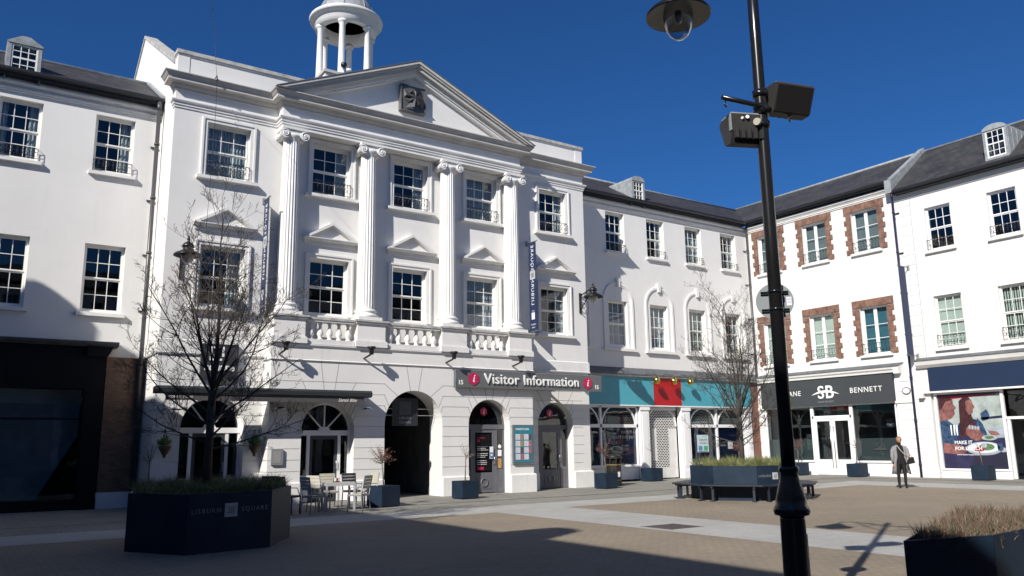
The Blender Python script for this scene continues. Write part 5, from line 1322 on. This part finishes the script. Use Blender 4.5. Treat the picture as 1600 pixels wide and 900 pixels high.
# box planters with standard trees
RL1 = mat('red_leaf', (.26, .06, .06), .6, .4, 9); RL2 = mat('olive_leaf', (.10, .11, .035), .6, .4, 9); RL3 = mat('pale_bud', (.40, .28, .22), .7)
def box_planter(label, x, y, rot, plabel, H=1.85, dens=1.0, seed=1, s=.62, hh=.56, thin=False, red=.5):
    z = gh(x)
    t = thing('box_planter', label, 'planter', (x, y, z), 'square navy planters')
    R_ = Matrix.Rotation(rot, 3, 'Z'); F = lambda a, c, e: Vector((x, y, z))+R_ @ Vector((a, c, e))
    b = MB(F); h = s/2
    for a0, a1, c0, c1 in ((-h, h, -h, -h+.03), (-h, h, h-.03, h), (-h, -h+.03, -h+.03, h-.03), (h-.03, h, -h+.03, h-.03)): b.box(a0, a1, c0, c1, .03, hh, NAVY)
    b.build('box', t); b = MB(F); b.box(-h+.03, h-.03, -h+.03, h-.03, .0, hh-.05, SOIL); b.build('soil', t)
    random.seed(seed)
    p = thing('potted_tree', plabel, 'potted tree', (x, y, z+hh-.05), 'small standard trees in the square planters')
    lx, ly = random.uniform(-.06, .06), random.uniform(-.06, .06)
    b = MB(); zt = z+H*.66; top = Vector((x+lx, y+ly, zt))
    b.tube([(x, y, z+hh-.06), (x+lx*.4, y+ly*.4, z+hh*.5+zt*.5), tuple(top)], [.022, .018, .016], SMOOTHBARK, 8); b.build('trunk', p)
    b = MB(); lv = MB()
    for k in range(int((18 if not thin else 9)*dens)+4):
        a = random.uniform(0, 2*pi); el = radians(random.uniform(-5, 80)); L = random.uniform(.25, .46)*(1 if not thin else 1.1)
        d = Vector((cos(a)*cos(el), sin(a)*cos(el), sin(el))); q = top+Vector((0, 0, random.uniform(-.05, .08)))
        e1 = q+d*L*.5+Vector((0, 0, .04)); e2 = q+d*L+Vector((0, 0, .10))
        b.tube([tuple(q), tuple(e1), tuple(e2)], [.009, .006, .003], SMOOTHBARK if thin else BARK, 4, caps=False)
        for j in range(int(26*dens)):
            f = random.uniform(.3, 1.05); c = q.lerp(e2, f)+Vector((random.gauss(0, .03), random.gauss(0, .03), random.gauss(0, .035)))
            dv = Vector((random.gauss(0, 1), random.gauss(0, 1), random.gauss(0, 1))).normalized()*random.uniform(.018, .034)
            s_ = dv.cross(Vector((random.gauss(0, 1), random.gauss(0, 1), random.gauss(0, 1)))).normalized()*.010
            m_ = RL1 if random.random() < red else (RL2 if random.random() < .75 else RL3)
            i = [lv.P(c), lv.P(c+dv*.5+s_), lv.P(c+dv), lv.P(c+dv*.5-s_)]; lv.fi(i, m_)
    b.build('branches', p, recalc=False); lv.build('leaves', p, recalc=False)
box_planter('navy box planter between the cafe table and the open arch', 10.30, 21.68, .25, 'rounded red-tipped tree in front of the open arch', 1.85, 1.2, 1, s=.66, hh=.58)
box_planter('navy box planter left of the first visitor door', 13.78, 22.98, .05, 'sparse budding tree left of the first visitor door', 1.95, .5, 2, thin=True, red=.3)
box_planter('navy box planter in front of the right corner of the hall', 20.55, 23.98, .05, 'leaning red-leaved tree in front of the corner of the hall', 1.85, .8, 3, red=.7)
box_planter('navy box planter before the white shutter pier', 25.2, 26.35, .0, 'nearly bare pale tree before the shutter pier', 1.95, .15, 4, thin=True, red=.2, s=.66)
box_planter('navy box planter hidden behind the octagonal planter', 30.0, 25.6, .0, 'red-leaved tree rising behind the middle planter', 1.8, 1.0, 5, red=.75)
box_planter('navy box planter left of the glass double doors, partly behind the lamp post', 32.6, 24.35, .0, 'red-leaved tree against the left charcoal shop window', 1.85, .9, 6, red=.75)
box_planter('navy box planter right of the glass double doors', 32.55, 21.35, .0, 'red-leaved tree right of the glass double doors', 1.9, .5, 7, red=.7)
box_planter('navy box planter under the lunch poster', 32.4, 16.0, .05, 'bare pale staked tree in front of the lunch poster', 1.75, .0, 8, thin=True, red=.2)
box_planter('navy box planter behind the shaded octagonal planter', 4.55, 24.3, .0, 'dark slender tree at the left edge of the white hall', 2.0, .5, 9, red=.3)

# hanging baskets
def basket(label, F, u, z, loc, seed):
    t = thing('hanging_basket', label, 'hanging basket', loc, 'conical hanging baskets')
    b = MB(F); b.tube([(u, 0, z+.42), (u, .28, z+.44), (u, .30, z+.38)], .012, IRON, 6); b.tube([(u, 0, z+.2), (u, .2, z+.42)], .008, IRON, 5)
    for k in range(3): a = 2*pi*k/3; b.tube([(u, .30, z+.38), (u+.16*cos(a), .30+.16*sin(a), z)], .003, IRON, 4)
    b.build('bracket', t)
    b = MB(F); b.lathe((u, .30, z), [(.17, 0), (.165, -.06), (.12, -.16), (.05, -.27), (.03, -.34), (.0, -.35)], mat('coir_basket', (.13, .09, .045), .95, .4, 25, .6, 60), 16); b.build('basket', t)
    random.seed(seed); b = MB(F); lm = mat('basket_leaf', (.12, .20, .04), .6, .4, 9)
    for k in range(110):
        a = random.uniform(0, 2*pi); r = random.uniform(.02, .18); h = random.uniform(.03, .30)*(1.2-r*4)
        blade2 = [(u+r*cos(a)*.6, .3+r*sin(a)*.6, z), (u+r*cos(a)+.02, .3+r*sin(a), z+h*.5+.05), (u+r*cos(a)*1.3, .3+r*sin(a)*1.3, z+h+.05), (u+r*cos(a)-.02, .3+r*sin(a)+.01, z+h*.5+.02)]
        b.face(blade2, lm)
    b.build('plants', t, recalc=False)
basket('coir hanging basket in shade left of the tree-screened doorway', FM, 5.05, 1.78, (5.05, 25.3, 1.6), 1)
basket('coir hanging basket with fresh green plants in the sun by the menu case', FM, 7.60, 1.78, (7.6, 25.3, 1.6), 2)

# ================================================================ CAFE FURNITURE
def chair_proto(label, slat, fr):
    t = thing('cafe_chair', label, 'chair', (0, 0, 0), 'slatted cafe chairs')
    b = MB()
    for k in range(5): b.box(-.20, .20, -.19+k*.078, -.12+k*.078, .445, .465, slat)
    b.build('seat', t)
    b = MB()
    for k in range(4):
        z = .60+k*.085; y = -.22-(z-.45)*.14; b.box(-.205, .205, y-.012, y+.006, z, z+.078, slat)
    b.build('backrest', t)
    for sx in (-1, 1):
        b = MB(); b.box(sx*.205-.013, sx*.205+.013, .18, .21, 0, .46, fr); b.build('leg', t)
        b = MB(); b.tube([(sx*.215, -.25, 0), (sx*.215, -.20, .44), (sx*.215, -.29, .93)], .015, fr, 6); b.build('leg', t)
    b = MB(); b.box(-.21, .21, .185, .20, .41, .44, fr); b.box(-.21, .21, -.215, -.20, .41, .44, fr); b.box(-.22, -.205, -.2, .2, .41, .44, fr); b.box(.205, .22, -.2, .2, .41, .44, fr)
    b.tube([(-.215, -.22, .64), (-.215, .10, .64), (-.215, .17, .45)], .012, fr, 6); b.tube([(.215, -.22, .64), (.215, .10, .64), (.215, .17, .45)], .012, fr, 6); b.build('frame', t)
    return t
def place(p, first, x, y, rz, label):
    o = p if first else copy_tree(p); o.location = (x, y, 0); o.rotation_euler = (0, 0, rz); o['label'] = label
SLATG = mat('grey_slats', (.30, .30, .31), .6, .15, 6)
c1 = chair_proto('x', CREAM, ALU); c2 = chair_proto('x', DARKCHAIR, DARKCHAIR); c3 = chair_proto('x', SLATG, ALU)
# chair local: back at -y, faces +y.
place(c1, True, 9.96, 22.10, radians(100), 'cream slatted chair nearest the box planter, back against the white wall')
place(c1, False, 8.34, 21.52, radians(-62), 'cream slatted chair at the left of the table, back to the white doorway')
place(c1, False, 8.98, 22.42, radians(172), 'cream slatted chair behind the table, directly before the cafe door')
place(c1, False, 8.98, 20.42, radians(38), 'cream slatted chair on the near right side of the table')
place(c3, True, 7.82, 20.55, radians(-78), 'grey slatted chair on the near left, seen side on')
place(c2, True, 9.62, 22.25, radians(185), 'dark woven chair behind the cafe table, between two cream chairs')
place(c2, False, 7.35, 21.05, radians(-140), 'dark woven chair just right of the shaded octagonal planter')
place(c2, False, 7.05, 21.9, radians(150), 'dark woven chair half hidden behind the shaded octagonal planter')
def table(label, x, y, rz, top, fr, s=.78):
    t = thing('cafe_table', label, 'table', (x, y, 0), 'square cafe tables', rz)
    R_ = Matrix.Identity(3); F = None
    b = MB(); h = s/2
    n = 9
    for k in range(n): b.box(x-h+.03, x+h-.03, y-h+.03+(s-.06)*k/n, y-h+.03+(s-.06)*(k+1)/n-.006, .715, .735, top)
    b.build('tabletop', t)
    b = MB(); 
    for a0, a1, c0, c1_ in ((-h, h, -h, -h+.03), (-h, h, h-.03, h), (-h, -h+.03, -h+.03, h-.03), (h-.03, h, -h+.03, h-.03)): b.box(x+a0, x+a1, y+c0, y+c1_, .66, .738, fr)
    b.build('frame', t)
    for sx in (-1, 1):
        for sy in (-1, 1): b = MB(); b.box(x+sx*(h-.025)-.024, x+sx*(h-.025)+.024, y+sy*(h-.025)-.024, y+sy*(h-.025)+.024, 0, .66, fr); b.build('leg', t)
    return t
table('pale grey square cafe table with slatted top in front of the cafe door', 8.76, 21.25, radians(-12), CREAM, mat('pale_metal', (.36, .37, .39), .4))
ct = thing('table_caddy', 'small wire menu caddy standing on the pale cafe table', 'caddy', (8.75, 21.4, .738)); b = MB()
b.box(8.68, 8.84, 21.36, 21.44, .74, .76, IRON); b.tube([(8.68, 21.4, .74), (8.68, 21.4, .84), (8.84, 21.4, .84), (8.84, 21.4, .74)], .006, IRON, 5); b.box(8.71, 8.75, 21.38, 21.42, .76, .85, SIGNWHITE); b.box(8.77, 8.81, 21.38, 21.42, .76, .84, RL1); b.build('rack', ct)

# ================================================================ LITTER BIN, MANHOLES
lb = thing('litter_bin', 'dark octagonal litter bin with gold trim between two box planters', 'litter bin', (21.9, 25.05, gh(21.9)))
bx, by, bz = 21.9, 25.05, gh(21.9); b = MB(); BINM = mat('bin_black', (.018, .017, .015), .4); GOLD = mat('bin_gold', (.45, .33, .10), .4)
def oct_(r): return [(bx+r*cos(pi/8+pi/4*k), by+r*sin(pi/8+pi/4*k)) for k in range(8)]
b.prism(oct_(.34), bz+.02, bz+.10, BINM, 2); b.prism(oct_(.31), bz+.10, bz+.80, BINM, 2); b.prism(oct_(.345), bz+.80, bz+.86, BINM, 2); b.build('body', lb)
b = MB()
for k in range(8):
    x, y = oct_(.30)[k]; b.box(x-.03, x+.03, y-.03, y+.03, bz+.86, bz+1.06, BINM)
b.prism(oct_(.25), bz+.86, bz+1.06, BLACK, 2); b.prism(oct_(.36), bz+1.06, bz+1.12, BINM, 2); b.lathe((bx, by, bz+1.12), [(.34, 0), (.26, .07), (.12, .12), (0, .13)], BINM, 8); b.build('lid', lb)
b = MB()
for r, z in ((.346, .81), (.312, .22)): b.prism(oct_(r+.002), bz+z, bz+z+.015, GOLD, 2)
b.build('trim', lb)
b = MB(); b.box(bx-.06, bx+.06, by-.305, by-.299, bz+.35, bz+.55, SIGNWHITE); b.build('sticker', lb)
MH = mat('manhole_iron', (.10, .085, .075), .7, .4, 14, .5, 80)
mh = thing('manhole_cover', 'square brown iron manhole cover set in the pale stone path', 'manhole cover', (12.15, 12.2, .005)); b = MB()
b.box(11.74, 12.56, 11.80, 12.60, .006, .011, MH); b.box(11.70, 11.735, 11.76, 12.64, .006, .010, KERB); b.box(12.565, 12.60, 11.76, 12.64, .006, .010, KERB)
for k in range(10): b.box(11.78, 12.52, 11.86+k*.072, 11.89+k*.072, .011, .014, MH)
b.build('cover', mh)

# ================================================================ LAMP POST
lx, ly = 5.98, 4.575
lp = thing('lamp_post', 'tall black cast-iron lamp post in the right foreground carrying speakers and a round sign', 'lamp post', (lx, ly, 0))
PM = mat('post_black', (.011, .011, .012), .22, coat=.3); b = MB(); c = (lx, ly, 0)
b.lathe(c, [(.15, 0), (.15, .12), (.12, .16), (.108, .22), (.104, 1.0), (.103, 1.03)], PM, 32)
b.lathe(c, [(.112, 1.031), (.142, 1.04), (.152, 1.07), (.145, 1.10), (.130, 1.12), (.124, 1.17), (.108, 1.24), (.086, 1.32), (.076, 1.36), (.074, 1.39), (.084, 1.40), (.086, 1.43), (.072, 1.445)], PM, 32)
b.build('base', lp)
b = MB(); b.box(lx+.03, lx+.100, ly-.065, ly-.015, .25, .88, PM); b.build('service_door', lp)
b = MB(); b.lathe(c, [(.060, 1.44), (.058, 3.5), (.052, 5.4), (.047, 7.15)], PM, 32); b.lathe(c, [(.047, 7.15), (.075, 7.18), (.075, 7.25), (.03, 7.36), (.05, 7.44), (0, 7.52)], PM, 20)
b.build('pole', lp)
ad = Vector((.12, 1.08)).normalized()
b = MB()
for s in (-1, 1):
    q = lambda r, z: (lx+ad.x*r*s, ly+ad.y*r*s, z)
    b.tube([q(.0, 6.95), q(.4, 7.12), q(.85, 7.10), q(1.05, 6.98), q(1.08, 6.72)], .028, PM, 10); b.tube([q(.03, 6.35), q(.35, 6.6), q(.7, 7.05)], .016, PM, 8)
    b.tube([(q(.42+.14*cos(2*pi*j/14), 6.92+.14*sin(2*pi*j/14))) for j in range(15)], .012, PM, 6)
b.build('crossarm', lp)
CLEARG = bpy.data.materials.new('clear_bowl'); CLEARG.use_nodes = True; n_ = CLEARG.node_tree.nodes; n_.remove(n_['Principled BSDF'])
t_ = n_.new('ShaderNodeBsdfTransparent'); t_.inputs[0].default_value = (.80, .82, .84, 1); g_ = n_.new('ShaderNodeBsdfGlossy'); g_.inputs['Roughness'].default_value = .12; f_ = n_.new('ShaderNodeLayerWeight'); f_.inputs[0].default_value = .35
m_ = n_.new('ShaderNodeMixShader'); L_ = CLEARG.node_tree.links; L_.new(f_.outputs['Facing'], m_.inputs[0]); L_.new(t_.outputs[0], m_.inputs[1]); L_.new(g_.outputs[0], m_.inputs[2]); L_.new(m_.outputs[0], n_['Material Output'].inputs[0])
SOFF = mat('shade_underside', (.16, .15, .13), .5)
for s in (1, -1):
    cx, cy, cz = lx+ad.x*1.08*s, ly+ad.y*1.08*s, 6.20; b = MB()
    b.lathe((cx, cy, cz), [(.345, 0), (.352, .02), (.32, .06), (.22, .13), (.17, .19), (.16, .32), (.10, .40), (.05, .50), (.0, .56)], PM, 40)
    b.lathe((cx, cy, cz), [(.343, -.001), (.18, .05), (.17, .03)], SOFF, 40, caps=False); sh = b.build('lamp_shade', lp)
    b = MB(); b.lathe((cx, cy, cz), [(.165, .03), (.165, -.02), (.155, -.09), (.135, -.16), (.10, -.22), (.05, -.26), (.0, -.27)], CLEARG, 36, caps=False); b.build('bowl', sh)
    b = MB(); b.lathe((cx, cy, cz), [(.17, .05), (.10, .12), (.0, .14)], mat('reflector', (.5, .5, .5), .25, metal=1), 20, caps=False); b.lathe((cx, cy, cz), [(.0, .06), (.035, .04), (.04, -.06), (0, -.09)], mat('lamp_bulb', (.6, .6, .58), .2), 12); b.build('bulb', sh)
rd_ = Vector((.826, -.565)); fd_ = Vector((.565, .826))
def at_(r, f, z): return (lx+rd_.x*r+fd_.x*f, ly+rd_.y*r+fd_.y*f, z)
# hook arms (diagonal bar)
hk = thing('hook_arm', 'short black flower-basket arms with hooks clamped across the lamp post', 'bracket', (lx, ly, 4.75))
b = MB(); hd = Vector((-.90, -.44)).normalized()
E1 = (lx-.56, ly-.05, 4.80); E2 = (lx+.56, ly+.62, 4.74)
b.tube([at_(-.40, -.16, 4.765), at_(0, -.05, 4.715), at_(.30, .06, 4.675)], .024, PM, 8)
b.lathe((lx, ly, 4.70), [(.055, -.05), (.072, -.05), (.072, .05), (.055, .05)], PM, 24); b.build('bar', hk)
for s, (x, y) in ((-1, at_(-.37, -.15, 0)[:2]), (1, at_(.28, .05, 0)[:2])):
    b = MB(); b.tube([(x, y, 4.715-s*.035), (x, y, 4.68-s*.035)]+[(x+.022*sin(a), y, 4.66-s*.035-.022*cos(a-.3)) for a in (pi, 3*pi/2, 2*pi, 5*pi/2, 2.8*pi)], .007, PM, 5); b.build('hook', hk)
# speakers
def speaker(label, x0, x1, y, z0, z1, dep, rot, ctr):
    t = thing('pole_speaker', label, 'loudspeaker', ctr, 'twin speakers on the lamp post')
    R_ = Matrix.Rotation(rot, 3, 'Z'); F = lambda a, c_, e: Vector(ctr)+R_ @ Vector((a, c_, e))
    w_ = (x1-x0); h = z1-z0; SP = mat('speaker_grey', (.035, .034, .033), .5, .15, 6); GRL = mat('speaker_grille', (.014, .012, .012), .6)
    b = MB(F)
    prof = [(-dep*.5, h*.5), (dep*.32, h*.5), (dep*.46, h*.46), (dep*.52, h*.36), (dep*.16, -h*.46), (dep*.08, -h*.5), (-dep*.30, -h*.5), (-dep*.5, -h*.1)]
    b.prism(prof, -w_/2, w_/2, SP, 0); b.build('cabinet', t)
    b = MB(F); b.prism([(dep*.50, h*.34), (dep*.512, h*.34), (dep*.17, -h*.44), (dep*.16, -h*.44)], -w_*.46, w_*.46, GRL, 0); b.build('grille', t)
    b = MB(F); b.prism([(-dep*.5+.0, h*.5+.001), (-dep*.36, h*.5+.001), (-dep*.36, -h*.1), (-dep*.503, -h*.1)], -w_/2-.012, -w_/2-.002, LEAD, 0); b.box(-w_/2, w_/2*.9, -dep*.5, dep*.3, h*.5+.002, h*.5+.014, LEAD); b.build('side_plate', t)
    b = MB(F)
    for k in range(5): u = -w_*.38+k*w_*.19; b.box(u-.018, u+.018, -dep*.5-.02, -dep*.42, -h*.38, h*.05, SP)
    b.build('rib', t); return t
rd_ = Vector((.826, -.565)); fd_ = Vector((.565, .826))
def at_(r, f, z): return (lx+rd_.x*r+fd_.x*f, ly+rd_.y*r+fd_.y*f, z)
s1 = speaker('large black loudspeaker tilted on the right of the lamp post', 0, .40, 0, 0, .27, .27, radians(146+18), at_(.275, .04, 4.80))
s2 = speaker('black ribbed loudspeaker on the left of the lamp post, below the arm', 0, .32, 0, 0, .27, .26, radians(-34+10), at_(-.175, .06, 4.50))
b = MB(); b.tube([at_(0, 0, 4.62), at_(-.15, .02, 4.62)], .03, PM, 6); b.lathe((lx, ly, 4.55), [(.054, -.03), (.07, -.03), (.07, .03), (.054, .03)], PM, 20); b.build('yoke', s2)
b = MB(); b.tube([at_(0, 0, 4.86), at_(.2, .05, 4.92)], .03, PM, 6); b.lathe((lx, ly, 4.86), [(.052, -.03), (.07, -.03), (.07, .03), (.052, .03)], PM, 20); b.build('yoke', s1)
b = MB(); b.tube([at_(-.05, -.07, 4.555), at_(-.085, -.11, 4.545)], .034, CREAM, 10); b.tube([at_(-.16, -.085, 4.60), at_(-.16, -.095, 4.60)], .017, SIGNWHITE, 12); b.tube([at_(-.20, -.085, 4.59), at_(-.21, -.095, 4.59)], .015, SIGNWHITE, 4); b.build('fitting', s2)

# round sign seen from behind
sg = thing('round_road_sign', 'plain grey back of a round road sign fixed to the lamp post', 'road sign', (lx, ly+.12, 2.9))
a_ = atan2(lx, ly); vd = Vector((sin(a_-.10), cos(a_-.10))); nn = Vector((vd.y, -vd.x))
FS = lambda u, d, z: Vector((lx+vd.x*(.075+d)+nn.x*u, ly+vd.y*(.075+d)+nn.y*u, z))
b = MB(FS); pts = [(.0+.165*cos(2*pi*k/40), 2.895+.165*sin(2*pi*k/40)) for k in range(40)]
b.prism(pts, .0, .008, mat('sign_back_grey', (.19, .215, .225), .5, .06, 3), 1); b.build('disc', sg)
b = MB(FS)
for z in (2.81, 2.97):
    b.box(-.12, .12, -.016, -.002, z-.015, z-.007, PM); b.box(-.12, .12, -.016, -.002, z+.007, z+.015, PM)
b.build('channel', sg); b = MB(FS); b.box(.10, .145, -.004, -.001, 2.85, 2.93, PAPER); b.box(.107, .138, -.0055, -.0045, 2.905, 2.912, GROOVE); b.box(.107, .138, -.0055, -.0045, 2.88, 2.886, GROOVE); b.build('sticker', sg)
for z in (2.81, 2.97): b = MB(); b.lathe((lx, ly, z), [(.058, -.012), (.066, -.012), (.066, .012), (.058, .012)], PM, 20); b.build('clamp', sg)

# thin cable hanging from the cornice
cb = MB(); hkx = 5.75
cb.tube([(5.85, 24.88, 13.10), (5.85, 24.80, 12.0), (5.83, 24.85, 10), (5.80, 24.9, 8.3)], .006, IRON, 4); cb.tube([(5.85, 24.88, 13.10), (4.45, 20, 13.15), (1.8, 10, 13.0), (-3.4, -8, 13.2)], .006, IRON, 4); cb.tube([(5.80, 24.94, 13.12), (5.84, 24.86, 13.22), (5.86, 24.84, 13.05)], .02, IRON, 5)
o = cb.build('cable', None); tag(o, 'thin dark cable hooked over the left cornice and hanging down the wall', 'cable')

# ================================================================ PERSON
def skin_body(name, verts, edges, radii, m, parent, root=0, sub=2):
    me = bpy.data.meshes.new(name); me.from_pydata([Vector(v) for v in verts], edges, []); o = bpy.data.objects.new(name, me); COL.objects.link(o)
    sk_ = o.modifiers.new('skin', 'SKIN'); sk_.use_smooth_shade = True
    for i, v in enumerate(me.skin_vertices[0].data):
        r = radii[i]; v.radius = (r, r) if not isinstance(r, tuple) else r; v.use_root = (i == root)
    ss = o.modifiers.new('s', 'SUBSURF'); ss.levels = sub; ss.render_levels = sub
    dg = bpy.context.evaluated_depsgraph_get(); me2 = bpy.data.meshes.new_from_object(o.evaluated_get(dg))
    bpy.data.objects.remove(o); me2.materials.clear(); me2.materials.append(m)
    for p in me2.polygons: p.use_smooth = True
    o = bpy.data.objects.new(name, me2); COL.objects.link(o); o.parent = parent
    return o
PX, PY_ = 26.45, 15.72
pr_ = thing('person', 'person in a long grey coat over black clothes with a dark handbag, looking down', 'person', (PX, PY_, gh(PX)), rz=radians(-48))
SKIN = mat('skin', (.42, .20, .14), .5); HAIR = mat('blond_hair', (.26, .165, .08), .7, .4, 30); COAT = mat('grey_coat', (.25, .245, .25), .9, .12, 12, .3, 60); DARK = mat('black_clothes', (.006, .006, .008), .85)
# local: faces -y ; x right hand side is -x
V = [(0, 0, .88), (0, -.01, 1.05), (0, .0, 1.25), (0, .01, 1.37), (0, -.02, 1.44), (0, -.05, 1.50), (0, -.06, 1.58),
     (-.09, 0, .84), (-.10, -.01, .48), (-.10, .02, .10), (-.10, -.10, .045),
     (.09, 0, .84), (.10, -.03, .48), (.09, -.03, .10), (.09, -.15, .045),
     (-.17, .01, 1.34), (-.23, .0, 1.08), (-.24, -.06, .84), (-.24, -.08, .78),
     (.17, .01, 1.34), (.23, -.02, 1.10), (.20, -.24, 1.05), (.19, -.30, 1.06)]
E = [(0, 1), (1, 2), (2, 3), (3, 4), (4, 5), (5, 6), (0, 7), (7, 8), (8, 9), (9, 10), (0, 11), (11, 12), (12, 13), (13, 14), (3, 15), (15, 16), (16, 17), (17, 18), (3, 19), (19, 20), (20, 21), (21, 22)]
RD = [(.14, .11), (.13, .10), (.15, .11), (.11, .08), .050, .065, .075, .085, .060, .045, .035, .085, .060, .045, .035, .055, .042, .030, .022, .055, .042, .030, .022]
body = skin_body('body', V, E, RD, DARK, pr_)
# head, face, hands
b = MB(); hc = Vector((0, -.075, 1.585))
def sph(b, c, r, m, n=14, f=None):
    prof = []
    rings = []
    for i in range(n+1):
        t = pi*i/n; ring = []
        for j in range(n*2):
            a = pi*j/n; p = Vector((r[0]*sin(t)*cos(a), r[1]*sin(t)*sin(a), r[2]*cos(t)))
            if f: p = f(p)
            ring.append(b.P(Vector(c)+p))
        rings.append(ring)
    for A, B in zip(rings, rings[1:]):
        for j in range(len(A)): b.fi((A[j], A[(j+1) % len(A)], B[(j+1) % len(B)], B[j]), m, True)
sph(b, hc, (.072, .088, .105), SKIN, f=lambda p: Vector((p.x*(1-.25*max(0, -p.z)/.105), p.y-(.012 if p.z < -.03 and p.y < 0 else 0), p.z)))
sph(b, hc+Vector((0, -.092, -.012)), (.013, .018, .024), SKIN, 8)
for s in (-1, 1): sph(b, hc+Vector((s*.072, .005, -.01)), (.010, .018, .028), SKIN, 8)
b.tube([(0, -.03, 1.46), (0, -.05, 1.53)], [.048, .046], SKIN, 12)
hd_ = b.build('head', None); hd_.parent = pr_
b = MB()
for s in (-1, 1): b.box(hc.x+s*.03-.013, hc.x+s*.03+.013, hc.y-.085, hc.y-.078, hc.z+.005, hc.z+.014, IRON)
b.box(-.022, .022, hc.y-.088, hc.y-.080, hc.z-.052, hc.z-.044, mat('lips', (.35, .08, .07), .5)); o = b.build('face', None); o.parent = hd_
b = MB(); sph(b, hc+Vector((0, .022, .030)), (.090, .098, .095), HAIR, f=lambda p: p*(1+.05*sin(p.x*90)*cos(p.z*70)) if (p.y > -.055 or p.z > .04) else p*.85)
o = b.build('hair', None); o.parent = pr_
def hand(c, d, up, curl=.5):
    b = MB(); d = Vector(d).normalized(); up = Vector(up).normalized(); sd = d.cross(up).normalized(); c = Vector(c)
    ws = [c-d*.02, c+d*.02, c+d*.075]; b.tube([tuple(x) for x in ws], [.024, .033, .036], SKIN, 10)
    for k in range(4):
        o_ = c+d*.075+sd*(k-1.5)*.017; l = (.060, .070, .066, .052)[k]
        p1 = o_+d*l*.45-up*l*.10*curl; p2 = p1+(d*(1-curl*.5)-up*curl).normalized()*l*.35; p3 = p2+(d*(1-curl)-up*curl*1.3).normalized()*l*.28
        b.tube([tuple(o_), tuple(p1), tuple(p2), tuple(p3)], [.009, .0085, .008, .006], SKIN, 6)
    o_ = c+d*.03-sd*.028; b.tube([tuple(o_), tuple(o_+d*.03-sd*.018-up*.01), tuple(o_+d*.055-sd*.015-up*.025)], [.011, .010, .007], SKIN, 6)
    o = b.build('hand', None); o.parent = pr_
hand((-.24, -.08, .775), (0, -.1, -1), (-1, 0, 0), .5); hand((.19, -.31, 1.06), (-.2, -1, .1), (0, 0, 1), .9)
# coat: open-fronted lofted shell
b = MB(); levels = [(1.42, .12, .09, .02), (1.36, .20, .12, .01), (1.25, .215, .145, .0), (1.05, .20, .15, .0), (.85, .235, .18, .0), (.65, .265, .21, .01), (.48, .29, .235, .01)]
N = 26; rings = []
for z, rx, ry, oy in levels:
    ring = []; gap = .55 if z > .9 else .75
    for j in range(N+1):
        a = -pi/2+gap+(2*pi-2*gap)*j/N; wv = 1+.04*sin(j*1.9)*(1.42-z)
        ring.append(b.P((rx*cos(a)*wv, ry*sin(a)*wv+oy, z+.02*sin(j*.9)*(z < .5))))
    rings.append(ring)
ri = []
for A in rings: ri.append([b.P(Vector((b.v[i].x*.94, b.v[i].y*.94, b.v[i].z))) for i in A])
for A, B in zip(rings, rings[1:]):
    for j in range(N): b.fi((A[j], A[j+1], B[j+1], B[j]), COAT, True)
for A, B in zip(ri, ri[1:]):
    for j in range(N): b.fi((A[j+1], A[j], B[j], B[j+1]), COAT, True)
for k in range(len(rings)-1):
    for j in (0, N): b.fi((rings[k][j], rings[k+1][j], ri[k+1][j], ri[k][j]), COAT)
for j in range(N): b.fi((rings[-1][j], rings[-1][j+1], ri[-1][j+1], ri[-1][j]), COAT)
b.tube([(-.15, .01, 1.37), (-.22, .01, 1.25), (-.245, 0, 1.08), (-.25, -.05, .86)], [.055, .060, .055, .045], COAT, 12)
b.tube([(.15, .01, 1.37), (.22, .01, 1.25), (.245, -.02, 1.10), (.215, -.20, 1.05)], [.065, .072, .062, .05], COAT, 12)
o = b.build('coat', None, recalc=False); o.parent = pr_
b = MB(); b.tube([(-.09, -.10, 1.42), (-.02, -.17, 1.28), (.08, -.19, 1.14), (.16, -.2, 1.10)], .010, mat('pale_strap', (.5, .46, .4), .7), 6); o = b.build('strap', None); o.parent = pr_
bag = MB(); bag.prism([(.10, .78), (.36, .84), (.33, 1.03), (.20, 1.02)], -.42, -.30, mat('handbag_black', (.012, .012, .013), .35), 1); bag.tube([(.20, -.36, 1.01), (.19, -.37, 1.08), (.24, -.37, 1.09), (.31, -.36, 1.02)], .008, IRON, 6)
hb = thing('handbag', 'small black handbag held up in the left hand of the standing person', 'handbag', tuple(pr_.location)); hb.rotation_euler = pr_.rotation_euler
o = bag.build('bag', None); o.parent = hb
